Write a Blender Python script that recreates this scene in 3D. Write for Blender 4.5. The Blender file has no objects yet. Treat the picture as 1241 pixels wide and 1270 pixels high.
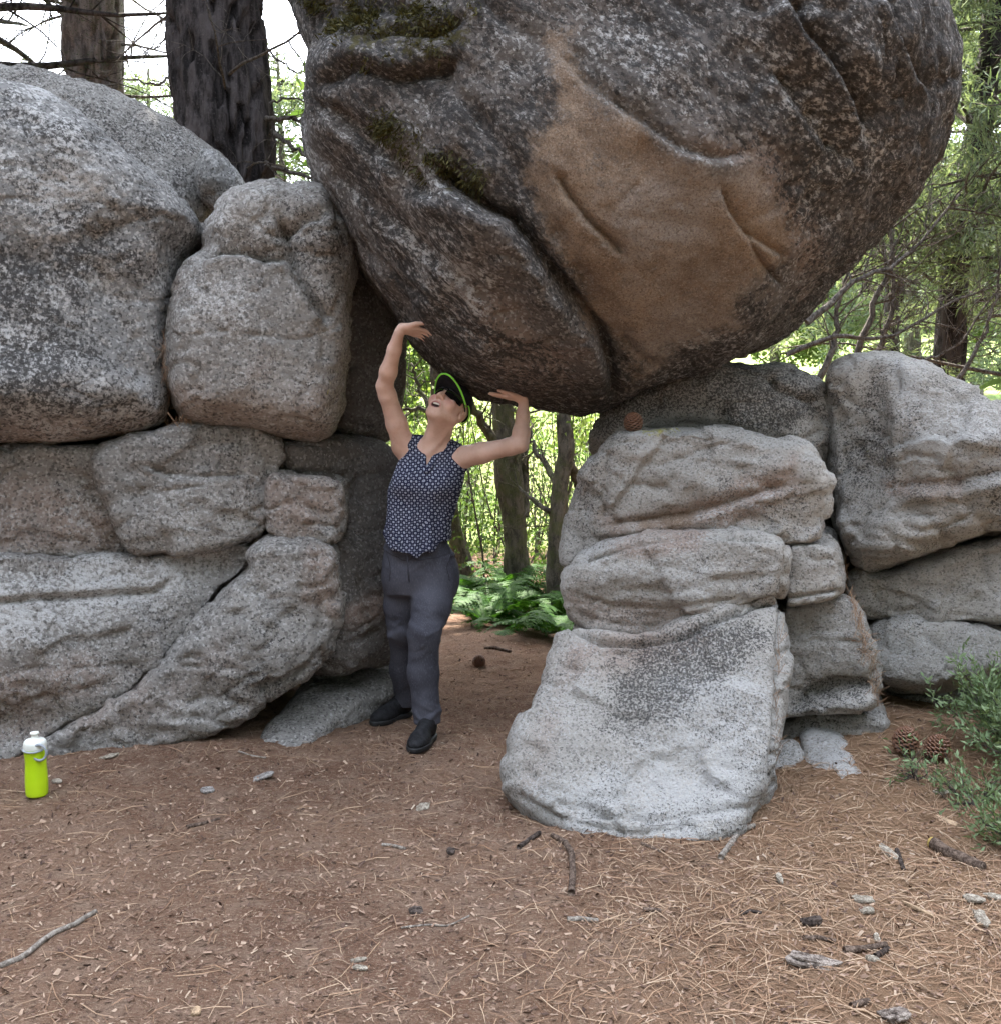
import bpy, bmesh, math, random
import numpy as np
from mathutils import Vector, Matrix
from math import radians as R_, sin, cos, pi, sqrt, atan2

sc = bpy.context.scene
C = sc.collection
random.seed(7)
rng = np.random.default_rng(11)

# ------------------------------------------------------------------ camera
PW, PH, FPX, CAMZ, PITCH = 1241.0, 1270.0, 1300.0, 1.45, R_(5.0)
cam_d = bpy.data.cameras.new('camera')
cam_d.sensor_fit = 'HORIZONTAL'
cam_d.sensor_width = 36.0
cam_d.lens = 36.0 * FPX / PW
cam_d.clip_start = 0.05
cam_d.clip_end = 600
cam = bpy.data.objects.new('camera', cam_d)
C.objects.link(cam)
cam.location = (0, 0, CAMZ)
cam.rotation_euler = (pi / 2 - PITCH, 0, 0)
sc.camera = cam

# ------------------------------------------------------------------ world, sun, exposure
SUN_EL, SUN_AZ = 55.0, -16.0       # azimuth measured from +Y (straight ahead) towards +X
world = bpy.data.worlds.new('World')
sc.world = world
world.use_nodes = True
wn = world.node_tree
wn.nodes.clear()
sky = wn.nodes.new('ShaderNodeTexSky')
sky.sky_type = 'NISHITA'
sky.sun_disc = False
sky.sun_elevation = R_(SUN_EL)
sky.sun_rotation = R_(SUN_AZ)
sky.air_density = 1.0
sky.dust_density = 4.0
sky.ozone_density = 1.0
bg = wn.nodes.new('ShaderNodeBackground')
bg.inputs['Strength'].default_value = 0.15
wo = wn.nodes.new('ShaderNodeOutputWorld')
cloud = wn.nodes.new('ShaderNodeMix')            # thin bright cloud over the blue
cloud.data_type = 'RGBA'
cloud.inputs[0].default_value = 0.62
cloud.inputs[7].default_value = (5.7, 6.1, 6.75, 1)
wn.links.new(sky.outputs[0], cloud.inputs[6])
wn.links.new(cloud.outputs[2], bg.inputs['Color'])
wn.links.new(bg.outputs[0], wo.inputs['Surface'])
sun_d = bpy.data.lights.new('sun', 'SUN')
sun_d.energy = 3.2
sun_d.angle = R_(0.6)
sun_d.color = (1.0, 0.94, 0.84)
sun = bpy.data.objects.new('sun', sun_d)
C.objects.link(sun)
sun.location = (0, 30, 30)
sdir = Vector((sin(R_(SUN_AZ)) * cos(R_(SUN_EL)), cos(R_(SUN_AZ)) * cos(R_(SUN_EL)), sin(R_(SUN_EL))))
sun.rotation_euler = sdir.to_track_quat('Z', 'Y').to_euler()
sc.view_settings.view_transform = 'Standard'
sc.view_settings.look = 'None'
sc.view_settings.gamma = 1.0
sc.view_settings.exposure = 3.2
sc.view_settings.use_curve_mapping = False
sc.cycles.max_bounces = 6
sc.cycles.diffuse_bounces = 3
sc.cycles.glossy_bounces = 2
sc.cycles.transmission_bounces = 4
sc.cycles.use_denoising = True

# ------------------------------------------------------------------ helpers: places
SP, CP = sin(PITCH), cos(PITCH)
CAM = np.array([0, 0, CAMZ])

def ray(px, py):
    """direction (with forward y) seen at photograph pixel px, py"""
    a = (px - PW / 2) / FPX
    b = -(py - PH / 2) / FPX
    return np.array([a, CP + b * SP, -SP + b * CP])

def P(px, py, Y):
    d = ray(px, py)
    return CAM + d * (Y / d[1])

def proj(v):
    """world points (n,3) -> photograph pixels (n,2) and depth"""
    x = v[:, 0]; y = v[:, 1]; z = v[:, 2] - CAMZ
    f = y * CP - z * SP
    u = y * SP + z * CP
    return x / f * FPX + PW / 2, PH / 2 - u / f * FPX, f

def sstep(a, b, x):
    t = np.clip((x - a) / (b - a), 0, 1)
    return t * t * (3 - 2 * t)

# ------------------------------------------------------------------ helpers: noise
def _hash(ix, iy, iz, seed):
    h = (ix.astype(np.int64) * 374761393 + iy.astype(np.int64) * 668265263 + iz.astype(np.int64) * 2147483647 + seed * 974711) & 0xFFFFFFFF
    h = ((h ^ (h >> 13)) * 1274126177) & 0xFFFFFFFF
    h = ((h ^ (h >> 15)) * 2246822519) & 0xFFFFFFFF
    h = h ^ (h >> 13)
    return (h & 0xFFFFFF).astype(np.float32) / float(0x7FFFFF) - 1.0

def vnoise(p, seed=0):
    """value noise in [-1,1] for points (n,3)"""
    i = np.floor(p).astype(np.int64)
    f = (p - i).astype(np.float32)
    w = f * f * f * (f * (f * 6 - 15) + 10)
    out = np.zeros(len(p), np.float32)
    for dx in (0, 1):
        wx = w[:, 0] if dx else 1 - w[:, 0]
        for dy in (0, 1):
            wy = w[:, 1] if dy else 1 - w[:, 1]
            for dz in (0, 1):
                wz = w[:, 2] if dz else 1 - w[:, 2]
                out += wx * wy * wz * _hash(i[:, 0] + dx, i[:, 1] + dy, i[:, 2] + dz, seed)
    return out

_RM = np.array([[0.36, 0.48, -0.8], [-0.8, 0.6, 0.0], [0.48, 0.64, 0.6]])

def fbm(p, scale, octaves=4, seed=0, gain=0.5):
    q = p * scale
    a, s, tot = 1.0, 0.0, np.zeros(len(p), np.float32)
    for k in range(octaves):
        tot += a * vnoise(q + 17.3 * k, seed + k)
        s += a
        a *= gain
        q = (q @ _RM.T) * 2.03
    return tot / s

# ------------------------------------------------------------------ helpers: meshes
def mesh_np(name, verts, faces, smooth=True):
    """verts (n,3), faces (m,k) of one size, or a list of such arrays"""
    me = bpy.data.meshes.new(name)
    fl = faces if isinstance(faces, list) else [faces]
    fl = [np.asarray(f, np.int32) for f in fl if len(f)]
    nl = sum(f.size for f in fl)
    nf = sum(len(f) for f in fl)
    me.vertices.add(len(verts))
    me.vertices.foreach_set('co', np.asarray(verts, np.float32).ravel())
    me.loops.add(nl)
    me.loops.foreach_set('vertex_index', np.concatenate([f.ravel() for f in fl]))
    me.polygons.add(nf)
    tot = np.concatenate([np.full(len(f), f.shape[1], np.int32) for f in fl])
    st = np.concatenate([[0], np.cumsum(tot)[:-1]]).astype(np.int32)
    me.polygons.foreach_set('loop_start', st)
    me.polygons.foreach_set('loop_total', tot)
    me.polygons.foreach_set('use_smooth', np.full(nf, smooth, bool))
    me.update()
    me.validate()
    return me

def link(name, me, mat=None, parent=None, loc=None):
    o = bpy.data.objects.new(name, me)
    C.objects.link(o)
    if mat is not None and me is not None and not me.materials:
        me.materials.append(mat)
    if loc is not None:
        o.location = loc
    if parent is not None:
        o.parent = parent
    return o

def tag(o, label=None, cat=None, group=None, kind=None):
    if label: o['label'] = label
    if cat: o['category'] = cat
    if group: o['group'] = group
    if kind: o['kind'] = kind
    return o

def attr(me, name, vals):
    a = me.attributes.new(name, 'FLOAT', 'POINT')
    a.data.foreach_set('value', np.asarray(vals, np.float32))

def vnormals(v, f):
    a = v[f[:, 0]]; b = v[f[:, 1]]; c = v[f[:, 2]]
    d = v[f[:, 3]] if f.shape[1] == 4 else c
    n = np.cross(c - a, d - b) if f.shape[1] == 4 else np.cross(b - a, c - a)
    out = np.zeros_like(v)
    for k in range(f.shape[1]):
        for ax in range(3):
            out[:, ax] += np.bincount(f[:, k], n[:, ax], len(v))
    return out / (np.linalg.norm(out, axis=1, keepdims=True) + 1e-12)

def surface_nets(F, org, h):
    """zero surface of grid F (inside < 0) -> verts, quads"""
    s = F < 0
    nx, ny, nz = F.shape
    cnt = np.zeros((nx - 1, ny - 1, nz - 1), np.int8)
    for dx in (0, 1):
        for dy in (0, 1):
            for dz in (0, 1):
                cnt += s[dx:nx - 1 + dx, dy:ny - 1 + dy, dz:nz - 1 + dz]
    act = (cnt > 0) & (cnt < 8)
    I = np.argwhere(act)
    vid = np.full(act.shape, -1, np.int32)
    vid[act] = np.arange(len(I))
    cor = [(a, b, c) for a in (0, 1) for b in (0, 1) for c in (0, 1)]
    val = np.stack([F[I[:, 0] + a, I[:, 1] + b, I[:, 2] + c] for a, b, c in cor], 1)
    acc = np.zeros((len(I), 3)); n = np.zeros(len(I))
    for i in range(8):
        for j in range(i + 1, 8):
            ci, cj = np.array(cor[i]), np.array(cor[j])
            if np.abs(ci - cj).sum() != 1: continue
            a, b = val[:, i], val[:, j]
            m = (a < 0) != (b < 0)
            t = np.where(m, a / np.where(m, a - b, 1), 0)
            acc += np.where(m[:, None], ci + t[:, None] * (cj - ci), 0)
            n += m
    v = org + (I + acc / n[:, None]) * h
    quads = []
    for ax in range(3):
        sl0 = [slice(None)] * 3; sl1 = [slice(None)] * 3
        sl0[ax] = slice(0, -1); sl1[ax] = slice(1, None)
        a, b = s[tuple(sl0)], s[tuple(sl1)]
        E = np.argwhere(a != b)
        o1, o2 = [(1, 2), (2, 0), (0, 1)][ax]
        ok = (E[:, o1] > 0) & (E[:, o2] > 0) & (E[:, o1] < F.shape[o1] - 1) & (E[:, o2] < F.shape[o2] - 1)
        E = E[ok]
        flip = b[E[:, 0], E[:, 1], E[:, 2]]
        def at(d1, d2):
            q = E.copy(); q[:, o1] += d1; q[:, o2] += d2
            return vid[q[:, 0], q[:, 1], q[:, 2]]
        q = np.stack([at(-1, -1), at(0, -1), at(0, 0), at(-1, 0)], 1)
        q[flip] = q[flip][:, ::-1]
        quads.append(q)
    return v, np.concatenate(quads)

def chaikin(p, n=2):
    p = np.asarray(p, float)
    for _ in range(n):
        q = np.roll(p, -1, 0)
        p = np.stack([0.8 * p + 0.2 * q, 0.2 * p + 0.8 * q], 1).reshape(-1, 2)
    return p

def poly_sd(poly, X, Y):
    """signed distance to a closed polygon, negative inside"""
    d = np.full(X.shape, 1e9); ins = np.zeros(X.shape, bool)
    n = len(poly)
    for i in range(n):
        a = poly[i]; b = poly[(i + 1) % n]
        e = b - a
        wx, wy = X - a[0], Y - a[1]
        t = np.clip((wx * e[0] + wy * e[1]) / (e @ e + 1e-12), 0, 1)
        d = np.minimum(d, (wx - e[0] * t) ** 2 + (wy - e[1] * t) ** 2)
        c = (a[1] > Y) != (b[1] > Y)
        ins ^= c & (X < a[0] + (Y - a[1]) / (e[1] if abs(e[1]) > 1e-12 else 1e-12) * e[0])
    return np.where(ins, -1, 1) * np.sqrt(d)

def line_d(pts, X, Y):
    """distance to an open polyline, and the run along it (0..1)"""
    pts = np.asarray(pts, float)
    L = np.concatenate([[0], np.cumsum(np.linalg.norm(np.diff(pts, axis=0), axis=1))])
    d = np.full(X.shape, 1e18); run = np.zeros(X.shape); sd = np.zeros(X.shape)
    for i in range(len(pts) - 1):
        a, b = pts[i], pts[i + 1]
        e = b - a
        wx, wy = X - a[0], Y - a[1]
        t = np.clip((wx * e[0] + wy * e[1]) / (e @ e + 1e-12), 0, 1)
        q = (wx - e[0] * t) ** 2 + (wy - e[1] * t) ** 2
        m = q < d
        d = np.where(m, q, d)
        run = np.where(m, (L[i] + t * (L[i + 1] - L[i])) / L[-1], run)
        sd = np.where(m, np.sign(e[0] * wy - e[1] * wx), sd)
    return np.sqrt(d), run, sd

def blur2(a, n):
    for _ in range(n):
        p = np.pad(a, 1, mode='edge')
        a = (p[:-2, 1:-1] + p[2:, 1:-1] + p[1:-1, :-2] + p[1:-1, 2:] + 2 * a) / 6
    return a

# ------------------------------------------------------------------ helpers: materials
def new_mat(name):
    m = bpy.data.materials.new(name)
    m.use_nodes = True
    nt = m.node_tree
    nt.nodes.clear()
    out = nt.nodes.new('ShaderNodeOutputMaterial')
    b = nt.nodes.new('ShaderNodeBsdfPrincipled')
    nt.links.new(b.outputs[0], out.inputs['Surface'])
    return m, nt, b

class N:
    """small node builder"""
    def __init__(s, nt):
        s.nt = nt
        tc = nt.nodes.new('ShaderNodeTexCoord')
        s.co = tc.outputs['Object']
    def link(s, a, b): s.nt.links.new(a, b)
    def put(s, sock, v):
        if hasattr(v, 'is_output'): s.link(v, sock)
        else: sock.default_value = v
    def noise(s, scale, detail=3, rough=0.55, vec=None, dist=0.0, out='Fac'):
        n = s.nt.nodes.new('ShaderNodeTexNoise')
        n.inputs['Scale'].default_value = scale
        n.inputs['Detail'].default_value = detail
        n.inputs['Roughness'].default_value = rough
        n.inputs['Distortion'].default_value = dist
        s.link(vec or s.co, n.inputs['Vector'])
        return n.outputs[out]
    def voro(s, scale, feature='F1', out='Distance', vec=None, rand=1.0):
        n = s.nt.nodes.new('ShaderNodeTexVoronoi')
        n.feature = feature
        n.inputs['Scale'].default_value = scale
        n.inputs['Randomness'].default_value = rand
        s.link(vec or s.co, n.inputs['Vector'])
        return n.outputs[out]
    def ramp(s, fac, lo, hi, a=0.0, b=1.0, smooth=True):
        n = s.nt.nodes.new('ShaderNodeMapRange')
        n.interpolation_type = 'SMOOTHSTEP' if smooth else 'LINEAR'
        s.put(n.inputs['Value'], fac)
        n.inputs['From Min'].default_value = lo; n.inputs['From Max'].default_value = hi
        n.inputs['To Min'].default_value = a; n.inputs['To Max'].default_value = b
        return n.outputs[0]
    def math(s, op, a, b=0.0, c=None):
        n = s.nt.nodes.new('ShaderNodeMath'); n.operation = op
        s.put(n.inputs[0], a); s.put(n.inputs[1], b)
        if c is not None: s.put(n.inputs[2], c)
        return n.outputs[0]
    def mix(s, fac, a, b, mode='MIX'):
        n = s.nt.nodes.new('ShaderNodeMix'); n.data_type = 'RGBA'; n.blend_type = mode
        s.put(n.inputs[0], fac)
        for k, v in ((6, a), (7, b)):
            if isinstance(v, tuple) and len(v) == 3: v = (*v, 1)
            s.put(n.inputs[k], v)
        return n.outputs[2]
    def attr(s, name, kind='GEOMETRY', out='Fac'):
        n = s.nt.nodes.new('ShaderNodeAttribute'); n.attribute_name = name; n.attribute_type = kind
        return n.outputs[out]
    def mapping(s, scale, rot=(0, 0, 0), vec=None):
        n = s.nt.nodes.new('ShaderNodeMapping')
        n.inputs['Scale'].default_value = scale; n.inputs['Rotation'].default_value = rot
        s.link(vec or s.co, n.inputs['Vector'])
        return n.outputs[0]
    def bump(s, h, strength, dist, normal=None):
        n = s.nt.nodes.new('ShaderNodeBump')
        n.inputs['Strength'].default_value = strength; n.inputs['Distance'].default_value = dist
        s.put(n.inputs['Height'], h)
        if normal is not None: s.link(normal, n.inputs['Normal'])
        return n.outputs[0]

def simple_mat(name, col, rough=0.7, var=0.15, scale=30.0, spec=0.3, bump=0.0, bscale=80, col2=None):
    m, nt, b = new_mat(name)
    g = N(nt)
    f = g.noise(scale, 4)
    c2 = col2 or tuple(min(1, c * (1 + var)) for c in col)
    c1 = tuple(c * (1 - var) for c in col) if col2 is None else col
    nt.links.new(g.mix(g.ramp(f, 0.35, 0.65), c1, c2), b.inputs['Base Color'])
    b.inputs['Roughness'].default_value = rough
    b.inputs['Specular IOR Level'].default_value = spec
    if bump:
        nt.links.new(g.bump(g.noise(bscale, 4), bump, 0.01), b.inputs['Normal'])
    return m

def granite(name, base=(0.27, 0.26, 0.25), dark=0.5, white=0.5, warm=0.15, speck=1.0, green=0.0, fs=1.0, stretch=0, rough=0.6, blk=0.88):
    """lichen-flecked granite; per-vertex masks: iron (rust face), pale (white lichen), black (dark lichen, some painted shade), moss, pink"""
    m, nt, b = new_mat(name)
    g = N(nt)
    rv = g.mapping((0.38, 1, 1), vec=g.mapping((1, 1, 1), (0, R_(-39.7), 0))) if stretch else g.co
    big = g.noise(1.7, 4, 0.6)
    mid = g.noise(9.0, 5, 0.65)
    c = g.mix(g.ramp(big, 0.35, 0.68), tuple(x * 0.82 for x in base), tuple(min(1, x * 1.16) for x in base))
    # warm / pinkish feldspar zones
    wz = g.math('MULTIPLY', g.ramp(g.noise(2.6, 4, 0.6, dist=0.6), 0.52, 0.72), warm)
    wz = g.math('MAXIMUM', wz, g.attr('pink'))
    c = g.mix(g.math('MULTIPLY', wz, g.ramp(mid, 0.3, 0.6, 0.45, 1.0)), c, (0.33, 0.245, 0.205))
    iron = g.attr('iron')
    icol = g.mix(g.ramp(g.noise(4.5, 5, 0.6, dist=0.8), 0.36, 0.64), (0.215, 0.155, 0.115), (0.325, 0.240, 0.175))
    icol = g.mix(g.ramp(g.noise(2.2, 4, 0.6), 0.44, 0.62), icol, (0.285, 0.240, 0.210))
    icol = g.mix(g.math('MULTIPLY', g.ramp(g.noise(11, 5, 0.7), 0.58, 0.74), 0.45), icol, (0.27, 0.155, 0.085))
    icol = g.mix(g.ramp(g.noise(130, 4, 0.7), 0.50, 0.62, 0, 0.75), icol, (0.115, 0.085, 0.066))
    icol = g.mix(g.ramp(g.noise(145, 4, 0.7), 0.52, 0.64, 0, 0.65), icol, (0.42, 0.345, 0.28))
    iedge = g.math('ADD', iron, g.math('MULTIPLY', g.math('SUBTRACT', g.noise(9, 8, 0.8), 0.5), 2.2))
    c = g.mix(g.ramp(iedge, 0.15, 0.95), c, icol)
    notiron = g.ramp(iedge, 0.25, 1.0, 1.0, 0.14)
    # crystals: pale and black grains
    cr = g.voro(95 * max(1.0, fs), out='Color')
    sx = nt.nodes.new('ShaderNodeSeparateColor'); nt.links.new(cr, sx.inputs[0])
    c = g.mix(g.math('MULTIPLY', g.ramp(sx.outputs[0], 0.72, 0.86, 0, 1), g.math('MULTIPLY', notiron, 0.42 * speck)), c, (0.52, 0.50, 0.48))
    c = g.mix(g.math('MULTIPLY', g.ramp(sx.outputs[1], 0.76, 0.88, 0, 1), g.math('MULTIPLY', notiron, 0.55 * speck)), c, (0.05, 0.048, 0.047))
    # white lichen crust
    fv = g.mapping((fs, fs, fs)) if not stretch else g.mapping((fs * stretch, fs, fs), vec=g.mapping((1, 1, 1), (0, R_(-39.7), 0)))
    pz = g.math('ADD', g.attr('pale'), g.math('MULTIPLY', g.ramp(g.noise(3.1, 5, 0.65, dist=0.4, vec=rv), 0.42, 0.62), white))
    fine = g.noise(58, 7, 0.76, vec=fv)
    pf = g.ramp(g.math('ADD', g.math('MULTIPLY', g.math('MINIMUM', pz, 1.2), 0.165), fine), 0.600, 0.665)
    pf = g.math('MULTIPLY', pf, notiron)
    c = g.mix(g.math('MULTIPLY', pf, 0.80), c, g.mix(g.noise(120, 3), (0.36, 0.355, 0.35), (0.60, 0.59, 0.58)))
    # black lichen, and painted shade where the black mask carries it
    dz = g.math('ADD', g.attr('black'), g.math('MULTIPLY', g.ramp(g.noise(2.6, 6, 0.72, dist=0.7, vec=rv), 0.42, 0.60), dark))
    fine2 = g.noise(72, 7, 0.77, vec=fv)
    df = g.ramp(g.math('ADD', g.math('MULTIPLY', g.math('MINIMUM', dz, 1.1), 0.145), fine2), 0.605, 0.670)
    df = g.math('MULTIPLY', df, notiron)
    c = g.mix(g.math('MULTIPLY', df, blk), c, g.mix(g.noise(90, 3), (0.022, 0.021, 0.022), (0.06, 0.057, 0.056)))
    # moss and yellow-green lichen
    ms = g.math('ADD', g.attr('moss'), green)
    mf = g.ramp(g.math('ADD', g.math('MULTIPLY', ms, 0.5), g.noise(24, 5, 0.7)), 0.72, 0.86)
    c = g.mix(g.math('MULTIPLY', mf, 0.9), c, g.mix(g.noise(40, 3), (0.045, 0.04, 0.016), (0.10, 0.085, 0.03)))
    yf = g.ramp(g.math('ADD', g.math('MULTIPLY', g.attr('yellow'), 0.5), g.noise(30, 5, 0.7)), 0.74, 0.90)
    c = g.mix(g.math('MULTIPLY', yf, 0.8), c, (0.36, 0.34, 0.06))
    # hairline fractures
    fr = g.math('ABSOLUTE', g.math('SUBTRACT', g.noise(2.0, 3, 0.5, dist=0.25, vec=g.mapping((0.22, 0.22, 1.5))), 0.5))
    hl = g.math('MULTIPLY', g.ramp(fr, 0.001, 0.006, 1.0, 0.0), g.ramp(g.noise(1.9, 2), 0.50, 0.60))
    hl = g.math('MULTIPLY', hl, notiron)
    c = g.mix(g.math('MULTIPLY', hl, 0.28), c, (0.035, 0.030, 0.028))
    nt.links.new(c, b.inputs['Base Color'])
    b.inputs['Roughness'].default_value = 0.86
    b.inputs['Specular IOR Level'].default_value = 0.12
    n1 = g.bump(g.noise(30 * fs, 7, 0.7), rough, 0.035)
    n2 = g.bump(g.noise(150, 4, 0.7), 0.55, 0.008, n1)
    n3 = g.bump(df, 0.35, 0.004, n2)
    n3 = g.bump(g.math('SUBTRACT', 1.0, hl), 0.5, 0.008, n3)
    n3 = g.bump(g.noise(13, 6, 0.72), 0.45, 0.045, n3)
    nt.links.new(n3, b.inputs['Normal'])
    return m
# ------------------------------------------------------------------ boulders
M_LEFT = granite('granite_grey', (0.265, 0.25, 0.235), dark=0.50, white=0.40, warm=0.30)
M_TOP = granite('granite_speckled', (0.23, 0.225, 0.22), dark=0.85, white=0.9, warm=0.0, speck=1.2, fs=0.8)
M_BIG = granite('granite_dark_lichen', (0.130, 0.116, 0.108), dark=1.15, white=0.62, rough=0.85, warm=0.1, speck=0.8, fs=0.75, stretch=0.55)
M_RIGHT = granite('granite_pale', (0.43, 0.405, 0.375), dark=0.62, white=0.70, warm=0.14, fs=1.45, speck=0.8, blk=0.82, rough=0.75)
M_SHADE = granite('granite_shaded', (0.17, 0.155, 0.145), dark=0.6, white=0.1, warm=0.25, speck=0.6)  # darker granite copy with the recess shade put into its colour

MOSSY = []
MASKS = ('iron', 'pale', 'black', 'moss', 'yellow', 'pink')

def boulder(name, label, outline, Y, Tf, Tb, Rr, mat, lean=0.0, yaw=0.0, p=2.2, vox=0.014, bumps=(), lean_at=None,
            grooves=(), masks={}, amp=(0.05, 0.016, 0.006), seed=0, soft=3, grow=0.013, grain=None, facet=None, cat='boulder', group=None, strata=0.0):
    poly_px = chaikin(outline, 2)
    cpx = lean_at or (np.array([poly_px[:, 0].min() + poly_px[:, 0].max(), poly_px[:, 1].min() + poly_px[:, 1].max()]) / 2)
    c = P(cpx[0], cpx[1], Y)
    phi = atan2(c[0], c[1]) + R_(yaw)
    la = R_(lean)
    U = np.array([cos(phi), -sin(phi), 0])
    Hn = np.array([sin(phi), cos(phi), 0])
    V = np.array([0, 0, 1.0]) * cos(la) + Hn * sin(la)
    Nn = Hn * cos(la) - np.array([0, 0, 1.0]) * sin(la)
    def topl(px, py):
        d = ray(px, py)
        t = ((c - CAM) @ Nn) / (d @ Nn)
        q = CAM + d * t - c
        return np.array([q @ U, q @ V])
    poly = np.array([topl(*q) for q in poly_px])
    lo = poly.min(0) - 3 * vox - grow; hi = poly.max(0) + 3 * vox + grow
    nu, nv = (np.ceil((hi - lo) / vox)).astype(int) + 1
    gu = lo[0] + np.arange(nu) * vox; gv = lo[1] + np.arange(nv) * vox
    GU, GV = np.meshgrid(gu, gv, indexing='ij')
    sd = poly_sd(poly, GU, GV) - grow
    e = blur2(np.maximum(-sd, -0.05), soft)
    T = np.full(GU.shape, float(Tf))
    for b in bumps:
        q = topl(b[0], b[1])
        rpx = b[2] if isinstance(b[2], tuple) else (b[2], b[2])
        s = Y / FPX
        ang = R_(b[4]) if len(b) > 4 else 0.0
        du, dv = GU - q[0], GV - q[1]
        du, dv = du * cos(ang) + dv * sin(ang), -du * sin(ang) + dv * cos(ang)
        T += b[3] * np.exp(-((du / (rpx[0] * s)) ** 2 + (dv / (rpx[1] * s)) ** 2))
    T = np.maximum(T, 0.05)
    wmin = -T.max() - 3 * vox
    gw = np.arange(wmin, Tb + 3 * vox, vox)
    q = np.maximum(1 - e / Rr, 0)
    q = np.where(sd > 0, 1 + sd / Rr, q)
    GW = gw[None, None, :]
    tt = np.where(GW < 0, -GW / T[:, :, None], GW / Tb)
    F = (q[:, :, None] ** p + tt ** p) ** (1 / p) - 1
    F = (F * min(Rr, Tf, Tb)).astype(np.float32)
    v, f = surface_nets(F, np.array([lo[0], lo[1], gw[0]]), vox)
    # the hidden rear is kept coarse: merge its vertices on a wider grid
    rear = v[:, 2] > 0.40 * Tb
    key = np.floor(v / (5 * vox)).astype(np.int64)
    key = (key[:, 0] + 4096) * (1 << 26) + (key[:, 1] + 4096) * (1 << 13) + key[:, 2] + 4096
    key = np.where(rear, key, -1 - np.arange(len(v)))
    _, inv = np.unique(key, return_inverse=True)
    cnt = np.bincount(inv)
    v = np.stack([np.bincount(inv, v[:, i_]) / cnt for i_ in range(3)], 1)
    f = inv[f]
    uq = np.sort(f, 1); nu_ = 1 + (np.diff(uq, axis=1) != 0).sum(1)
    f = f[(nu_ >= 3) & (f[:, 0] != f[:, 2]) & (f[:, 1] != f[:, 3])]
    wl = v[:, 2].copy()
    v = c + v[:, :1] * U + v[:, 1:2] * V + v[:, 2:3] * Nn
    if np.linalg.det(np.stack([U, V, Nn])) < 0:
        f = f[:, ::-1]
    # relief
    n = vnormals(v, f)
    n0 = n
    calm = 1.0
    if masks.get('iron'):
        px, py, dep = proj(v)
        calm = 1 - 0.62 * sstep(30, -30, poly_sd(np.array(masks['iron'][0][0], float), px, py))
    vg = v
    if grain:
        ga, gr_ = R_(grain[0]), grain[1]
        lu, lv, lw = (v - c) @ U, (v - c) @ V, (v - c) @ Nn
        vg = np.stack([(lu * cos(ga) + lv * sin(ga)) / gr_, -lu * sin(ga) + lv * cos(ga), lw], 1)
    d = amp[0] * fbm(v, 2.2, 3, seed + 1) + (amp[1] * fbm(vg, 8.0, 3, seed + 5) + amp[2] * fbm(vg, 26.0, 3, seed + 9)) * calm
    if facet:
        fr = np.random.default_rng(seed + 700)
        lo3, hi3 = v.min(0), v.max(0)
        ns = int(min(140, max(8, np.prod((hi3 - lo3)[[0, 2]]) / facet[0] ** 2 * 2.2)))
        sd3 = fr.uniform(lo3, hi3, (ns, 3)); tl = fr.normal(size=(ns, 3)) * facet[1]
        vw = v + 0.05 * np.stack([fbm(v, 5.0, 2, seed + 80 + i_) for i_ in range(3)], 1)
        num = np.zeros(len(v)); den = np.zeros(len(v)) + 1e-12
        dm = np.full(len(v), 1e9)
        for s3 in sd3: dm = np.minimum(dm, ((vw - s3) ** 2).sum(1))
        for s3, t3 in zip(sd3, tl):
            df3 = v - s3
            wg = np.exp(-(((vw - s3) ** 2).sum(1) - dm) / (facet[0] * 0.10) ** 2 * 0.25)
            num += wg * np.clip(df3 @ t3, -0.016, 0.016); den += wg
        d += num / den
    rid = 1 - np.abs(fbm(vg * np.array([1, 1, 1.8]), 3.5, 3, seed + 21))
    d -= amp[1] * 0.9 * np.clip(rid - 0.90, 0, 1) / 0.10 * calm
    if strata:
        lay = fbm(v * np.array([0.35, 0.35, 1.0]), 9.0, 3, seed + 40)
        d += strata * (sstep(-0.15, 0.1, lay) - 0.5)
    v = v + n * d[:, None]
    px, py, dep = proj(v)
    front = sstep(0.25 * Tb, -0.05, wl) if Tb > 0.2 else np.ones(len(v))
    wob = fbm(v, 12.0, 3, seed + 60)
    wob2 = fbm(v, 5.0, 2, seed + 61)
    dd = np.zeros(len(v))
    for gr in grooves:
        pts, wdt, dpt = gr[:3]
        ds, run, sdv = line_d(pts, px, py)
        m = ds * dep / FPX
        w_ = wdt * (1 + 0.45 * wob)
        prof = np.exp(-np.abs(m / w_) ** 1.6)
        ends = sstep(0, 0.10, run) * sstep(1.0, 0.90, run)
        dd -= dpt * prof * (0.25 + 0.75 * ends) * front * (1 + 0.3 * wob2)
        if len(gr) > 3:         # a step: the far side of the line sits back or proud
            dd += gr[3] * np.where(sdv > 0, 1, -1) * np.exp(-(m / gr[4]) ** 2) * sstep(0, w_, m) * front * ends
    v = v + n0 * dd[:, None]
    n = vnormals(v, f)
    base = np.array([c[0], c[1], max(0, v[:, 2].min())])
    dup = np.stack([f[:, i_] == f[:, (i_ + 1) % 4] for i_ in range(4)], 1)
    tri = np.array([np.delete(r_, d_.argmax()) for r_, d_ in zip(f[dup.any(1)], dup[dup.any(1)])], np.int32).reshape(-1, 3)
    me = mesh_np(name, v - base, [f[~dup.any(1)], tri])
    for k in MASKS:
        val = np.zeros(len(v))
        for mk in masks.get(k, ()):
            pts, s, fall = mk
            pts = np.array(pts, float)
            if len(pts) > 2 and not (len(mk) > 3):
                a = sstep(fall, -fall, poly_sd(pts, px, py) + wob2 * fall * 1.2)
            val = np.maximum(val, s * a)
        attr(me, k, val * front)
    o = link(name, me, mat, loc=base)
    if masks.get('moss'): MOSSY.append((v, n, me))
    tag(o, label, cat, group)
    return o

def ln(*a): return [tuple(x) for x in a]

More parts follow.
